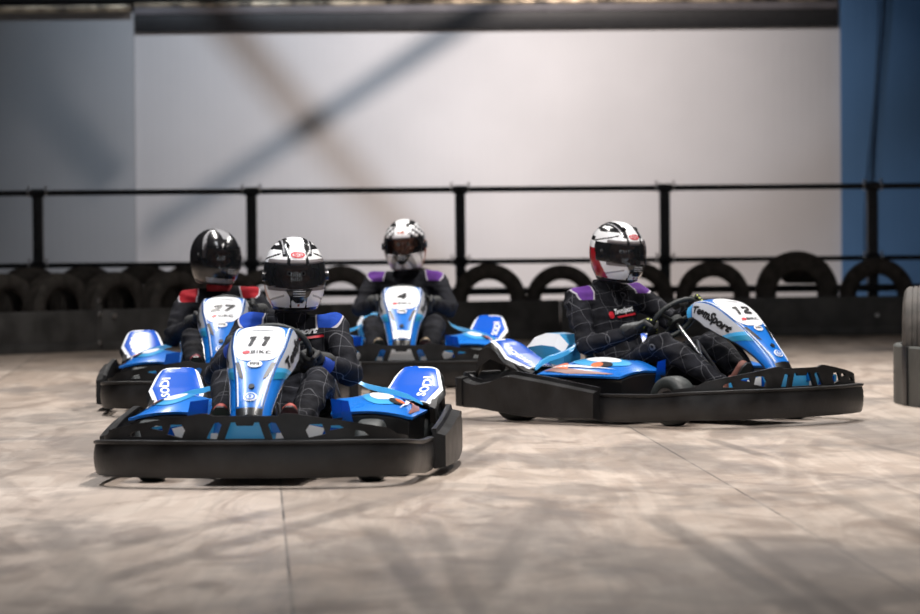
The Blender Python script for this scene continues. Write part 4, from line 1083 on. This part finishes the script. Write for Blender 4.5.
def build_driver(loc, rz, D):
    J_ = dict(pelvis=(-0.27, 0, 0.215), belly=(-0.33, 0, 0.33), chest=(-0.385, 0, 0.50), neck=(-0.375, 0, 0.66), head=(-0.335, 0, 0.855),
              shR=(-0.40, -0.185, 0.615), shL=(-0.40, 0.185, 0.615), elR=(-0.22, -0.31, 0.41), elL=(-0.22, 0.31, 0.41), haR=(0.05, -0.145, 0.52), haL=(0.05, 0.145, 0.52),
              knR=(0.20, -0.20, 0.40), knL=(0.20, 0.20, 0.40), anR=(0.57, -0.145, 0.20), anL=(0.57, 0.145, 0.20))
    J_.update(D.get('pose', {})); J_ = {k: Vector(v) for k, v in J_.items()}
    # grip points on the rim
    for s, k in ((-1, 'haR'), (1, 'haL')):
        if k in D.get('grip', {}):
            a = R(D['grip'][k]); J_[k] = SW_C + (Vector((0, 1, 0)) * math.cos(a) + SW_U * math.sin(a)) * SW_R
    def wrist(s):
        g_ = J_['haR' if s < 0 else 'haL']; e = J_['elR' if s < 0 else 'elL']
        return g_ + (e - g_).normalized() * 0.085 + Vector((0, 0, 0.012))
    hipR, hipL = J_['pelvis'] + Vector((0.03, -0.095, -0.01)), J_['pelvis'] + Vector((0.03, 0.095, -0.01))
    def figure(bm, k, hands, head):
        j = J_
        sphere(bm, j['pelvis'], (0.125 * k, 0.165 * k, 0.115 * k), 20)
        capsule(bm, j['pelvis'] + Vector((0, 0, 0.02)), j['belly'], 0.125 * k, 0.128 * k, 18)
        sphere(bm, j['belly'], (0.128 * k, 0.160 * k, 0.13 * k), 20)
        for s in (-1, 1):
            capsule(bm, j['belly'] + Vector((0, s * 0.045, 0)), j['chest'] + Vector((0, s * 0.07, 0.0)), 0.118 * k, 0.122 * k, 18)
        shv = (j['shL'] - j['shR'])
        capsule(bm, j['shR'] + shv * 0.12 - Vector((0, 0, 0.02)), j['shL'] - shv * 0.12 - Vector((0, 0, 0.02)), 0.083 * k, 0.083 * k, 18)
        capsule(bm, j['chest'], j['chest'].lerp(j['neck'], 0.55), 0.125 * k, 0.10 * k, 18)
        for s, sh, el, kn, an, hip in ((-1, 'shR', 'elR', 'knR', 'anR', hipR), (1, 'shL', 'elL', 'knL', 'anL', hipL)):
            w = wrist(s)
            capsule(bm, j[sh].lerp(j['neck'], 0.55) - Vector((0, 0, 0.02)), j[sh], 0.062 * k, 0.070 * k, 16)
            capsule(bm, j[sh], j[el], 0.071 * k, 0.055 * k, 16)
            capsule(bm, j[el], j[el].lerp(w, 0.55), 0.055 * k, 0.047 * k, 16); capsule(bm, j[el].lerp(w, 0.5), w, 0.047 * k, 0.036 * k, 14)
            capsule(bm, hip, hip.lerp(j[kn], 0.55), 0.100 * k, 0.086 * k, 18); capsule(bm, hip.lerp(j[kn], 0.5), j[kn], 0.088 * k, 0.068 * k, 18)
            capsule(bm, j[kn], j[kn].lerp(j[an], 0.4), 0.067 * k, 0.064 * k, 16); capsule(bm, j[kn].lerp(j[an], 0.4), j[an], 0.064 * k, 0.046 * k, 16)
            if hands:
                capsule(bm, w, w.lerp(j['haR' if s < 0 else 'haL'], 0.35) + SW_N * 0.012, 0.021, 0.017, 10)
                capsule(bm, j[an], j[an] + Vector((0.03, 0, -0.01)), 0.036, 0.034, 10)
        capsule(bm, j['chest'].lerp(j['neck'], 0.5), j['neck'], 0.085 * k, 0.064 * k, 16)
        if head:
            capsule(bm, j['neck'] - Vector((0, 0, 0.03)), j['head'] - Vector((0.02, 0, 0.06)), 0.052, 0.052, 16)
    HM = Matrix.Translation(J_['head']) @ Euler((R(D.get('hroll', 0)), R(D.get('hpitch', 6)), R(D.get('hyaw', 0))), 'XYZ').to_matrix().to_4x4()
    # body: one continuous surface, head included
    bm = bmesh.new(); figure(bm, 0.66, True, True)
    hb = bmesh.new()
    sphere(hb, (-0.015, 0, 0.03), (0.096, 0.076, 0.10), 24); capsule(hb, (0.01, 0, -0.03), (0.035, 0, -0.075), 0.062, 0.036, 16)
    sphere(hb, (0.055, 0, -0.045), (0.032, 0.045, 0.03), 14)
    capsule(hb, (0.082, 0, 0.012), (0.103, 0, -0.028), 0.009, 0.014, 10)                         # nose
    capsule(hb, (0.082, -0.045, 0.026), (0.088, 0.045, 0.026), 0.010, 0.010, 10)                 # brow
    for s in (-1, 1): sphere(hb, (0.066, s * 0.042, -0.022), (0.022, 0.024, 0.022), 12); sphere(hb, (-0.01, s * 0.078, -0.005), (0.018, 0.010, 0.030), 10)
    capsule(hb, (0.084, -0.022, -0.056), (0.084, 0.022, -0.056), 0.009, 0.009, 8)                # lips
    bmesh.ops.transform(hb, matrix=HM, verts=hb.verts[:])
    tmp = bpy.data.meshes.new('t'); hb.to_mesh(tmp); hb.free(); bm.from_mesh(tmp); bpy.data.meshes.remove(tmp)
    me = remeshed(bm, 0.0075, 2); me.materials.append(M['skin'])
    person = link('person', me, None, angle=80); person.location = loc; person.rotation_euler = (0, 0, rz)
    tag(person, D['label'], 'person')
    for s in (-1, 1):
        bm = bmesh.new(); sphere(bm, HM @ Vector((0.079, s * 0.031, 0.004)), 0.0125, 14); e = obj('eye', bm, M['eye_white'], person)
        bm = bmesh.new(); sphere(bm, HM @ Vector((0.0885, s * 0.031, 0.004)), (0.005, 0.0055, 0.0055), 10); obj('iris', bm, M['iris'], e)
    # suit
    bm = bmesh.new(); figure(bm, 1.0, False, False)
    me = remeshed(bm, 0.0105, 5)
    suit_m = suit_mat('racing_suit_fabric', (0.0105, 0.011, 0.015), D['quilt'], D['patch_col'], ((J_['shR'], -1), (J_['shL'], 1)), D.get('patch_w', 1.0))
    me.materials.append(suit_m)
    # folds: across the limbs at the bends, along the torso
    bends = [J_['elR'], J_['elL'], J_['knR'], J_['knL'], J_['belly'], J_['shR'], J_['shL'], hipR, hipL]
    nrm = [v.normal.copy() for v in me.vertices]
    for v, n in zip(me.vertices, nrm):
        p = v.co; w = 0.35 + sum(math.exp(-((p - b).length / 0.11) ** 2) for b in bends) * 0.9
        q = Vector((p.x * 9, p.y * 5 + D.get('seed', 0), p.z * 16))
        f = 1 - abs(noise.noise(q)) * 2.2; f2 = noise.noise(q * 2.3)
        v.co = p + n * (0.0125 * w * (f - 0.5) + 0.004 * f2)
    suit = link('racing_suit', me, person, angle=80)
    # collar
    bm = bmesh.new(); nk = J_['neck'] + Vector((0, 0, 0.022))
    rows = [[bm.verts.new(nk + Vector((r_ * math.cos(a), r_ * 0.95 * math.sin(a), z))) for a in lin(0, 2 * PI, 24)[:-1]] for r_, z in ((0.082, -0.035), (0.078, 0.0), (0.074, 0.018))]
    for A, B in zip(rows, rows[1:]):
        for k in range(24): bm.faces.new((A[k], A[(k + 1) % 24], B[(k + 1) % 24], B[k]))
    thicken(bm, 0.008); obj('collar', bm, (M[D['collar_mat']] if 'collar_mat' in D else suit_m), suit)
    # cuffs
    for s in (-1, 1):
        w = wrist(s); e = J_['elR' if s < 0 else 'elL']; d = (w - e).normalized()
        bm = bmesh.new(); tube(bm, [w - d * 0.05, w - d * 0.02, w + d * 0.006], [0.047, 0.045, 0.040], 18); obj('cuff', bm, (M[D['cuff']] if 'cuff' in D else suit_m), suit)
    # chest lettering
    from mathutils.bvhtree import BVHTree
    dg_bm = bmesh.new(); dg_bm.from_mesh(suit.data); tree = BVHTree.FromBMesh(dg_bm)
    def cf(u, v):
        o_ = Vector((0.4, u, v)); loc_, n, _, _ = tree.ray_cast(o_, Vector((-1, 0, 0)))
        if loc_ is None: loc_ = Vector((-0.28, u, v)); n = Vector((1, 0, 0))
        return loc_, Vector((1, 0, 0.2)).normalized()
    cy, cz = D.get('chest_at', (0.03, 0.575))
    if 'chest_text' in D:
        sl = D.get('slope', 0.1)
        laid('chest_lettering', text_mesh(D['chest_text'], D['chest_w'], 0.038, shear=0.35, bold=0.05), cf, M['plate_white'], suit, lift=0.008, cut=0.01, place=lambda x, y: (cy + x, cz + y + x * sl))
        laid('chest_underline', curve_mesh([[(-0.06, -0.030), (0.08, -0.012), (0.085, -0.022), (-0.05, -0.038)]]), cf, M['red'], suit, lift=0.009, cut=0.01, place=lambda x, y: (cy + x, cz + y))
    if D.get('chest_dot'):
        dy, dz, r_ = D['chest_dot']; laid('chest_badge', curve_mesh([oval(0, 0, r_, r_)]), cf, M['red'], suit, lift=0.008, cut=0.01, place=lambda x, y: (dy + x, dz + y))
    dg_bm.free()
    # gloves
    for s in (-1, 1):
        g_ = J_['haR' if s < 0 else 'haL']; r_ = (g_ - SW_C).normalized(); tan = SW_N.cross(r_)
        if tan.dot(SW_U) * 1.0 < 0: tan = -tan
        build_hand(person, wrist(s), g_, tan, SW_N, [M['glove'], M['yellow'] if D.get('spots') else M['glove'], M['glove_grey'] if D.get('spots') else M['glove']], D.get('spots', False))
    # shoes
    for s in (-1, 1):
        a = J_['anR' if s < 0 else 'anL']
        build_shoe(person, a + Vector((0.055, 0, -0.085)), a + Vector((0.165, 0, 0.115)), s, M[D['shoe']], M[D.get('shoe2', D['shoe'])])
    build_helmet(person, HM, D['helmet'], D['visor'])
    return person

# ------------------------------------------------------------------ place the karts
KG = 'blue racing karts on the track'
KARTS = [
    dict(loc=(-0.786, 18.197, 0), rz=R(-95.6), num='11', nw=0.105, nh=0.066, label='nearest blue kart with white number 11 plate and black bumper'),
    dict(loc=(1.066, 22.452, 0), rz=R(-47), num='12', nw=0.125, nh=0.066, label='blue and white kart seen from its side, on the right'),
    dict(loc=(-1.33, 24.15, 0), rz=R(-90), num='27', nw=0.125, nh=0.060, label='blue kart with number 27 plate, behind the nearest kart'),
    dict(loc=(-0.355, 26.82, 0), rz=R(-90.5), num='4', nw=0.055, nh=0.062, label='farthest blue kart with number 4 plate, by the black boards'),
]
proto = empty('racing_kart'); build_kart(proto)
roots = [proto] + [copy_tree(proto) for _ in KARTS[1:]]
for r_, K in zip(roots, KARTS):
    r_.location = K['loc']; r_.rotation_euler = (0, 0, K['rz']); tag(r_, K['label'], 'kart', KG)
    nose = [c for c in r_.children if c.name.startswith('nose_cone')][0]
    plate = [c for c in nose.children if c.name.startswith('number_plate')][0]
    number(plate, K['num'], K['nw'], K['nh']); bikc(plate)
    if K['num'] == '4':
        laid('name_sticker', curve_mesh([[(-0.055, VZ(0.378)), (0.055, VZ(0.378)), (0.048, VZ(0.335)), (-0.048, VZ(0.335))]]), nose_top, M['plate_white'], nose, lift=0.007)
        ffn = arc_fn(FPATH)
        inner = [c for c in r_.children if c.name.startswith('inner_panel')][0]
        laid('inner_sticker', curve_mesh([[(-0.09, 0.19), (0.09, 0.19), (0.09, 0.27), (-0.09, 0.27)]]), lambda u, z: (ffn(u, -0.105)[0] + Vector((0, 0, z)), ffn(u)[1]), M['plate_white'], inner, lift=0.004)

DR_ = [
    dict(label='driver in black quilted suit with blue shoulders and black-white helmet, in kart 11', quilt=True, patch_col=(0.012, 0.055, 0.34), cuff='patch_blue', helmet='orange', visor='visor_smoke',
         shoe='shoe_red', shoe2='shoe_grey', hyaw=14, hpitch=4, hroll=0, chest_text='Sport', chest_w=0.11, chest_at=(0.075, 0.600), grip=dict(haR=165, haL=-28), patch_w=1.0, seed=1,
         pose=dict(head=(-0.335, 0.024, 0.862), elL=(-0.20, 0.285, 0.42), neck=(-0.375, 0, 0.655))),
    dict(label='driver in black quilted suit with purple shoulders, yellow-spotted gloves and red-backed helmet', quilt=True, patch_col=(0.13, 0.045, 0.26), helmet='red', visor='visor_smoke',
         shoe='shoe_brown', hyaw=-9, hpitch=7, chest_text='TeamSport', chest_w=0.15, chest_at=(0.015, 0.575), chest_dot=(-0.085, 0.555, 0.019), slope=0.12, grip=dict(haR=208, haL=42), spots=True, seed=5,
         pose=dict(shR=(-0.44, -0.19, 0.635), shL=(-0.36, 0.185, 0.665), head=(-0.33, 0.015, 0.902), neck=(-0.40, 0, 0.705), chest=(-0.40, 0, 0.53), elR=(-0.25, -0.30, 0.40), elL=(-0.14, 0.27, 0.50),
                   knR=(0.22, -0.20, 0.41), anR=(0.60, -0.14, 0.20))),
    dict(label='driver in black suit with red shoulders and black helmet, in kart 27', quilt=False, patch_col=(0.30, 0.012, 0.02), collar_mat='patch_red', helmet='dark', visor='visor_smoke',
         shoe='shoe_crimson', hyaw=34, hpitch=4, hroll=-4, grip=dict(haR=195, haL=15), seed=9,
         pose=dict(head=(-0.335, -0.095, 0.872), neck=(-0.375, -0.075, 0.68), chest=(-0.385, -0.06, 0.50), shR=(-0.38, -0.265, 0.60), shL=(-0.40, 0.115, 0.62), elR=(-0.20, -0.34, 0.40))),
    dict(label='driver in black suit with purple shoulders and white checked helmet, in the farthest kart', quilt=False, patch_col=(0.13, 0.045, 0.26), helmet='check', visor='visor_clear',
         shoe='shoe_tan', hyaw=-7, hpitch=5, hroll=3, chest_dot=(-0.075, 0.60, 0.028), grip=dict(haR=185, haL=-8), seed=13,
         pose=dict(head=(-0.335, 0.0, 0.91), neck=(-0.375, 0, 0.72), chest=(-0.385, 0, 0.545), shR=(-0.40, -0.20, 0.665), shL=(-0.40, 0.20, 0.665), elR=(-0.22, -0.29, 0.49), elL=(-0.22, 0.29, 0.49))),
]
for K, D in zip(KARTS, DR_): build_driver(K['loc'], K['rz'], D)
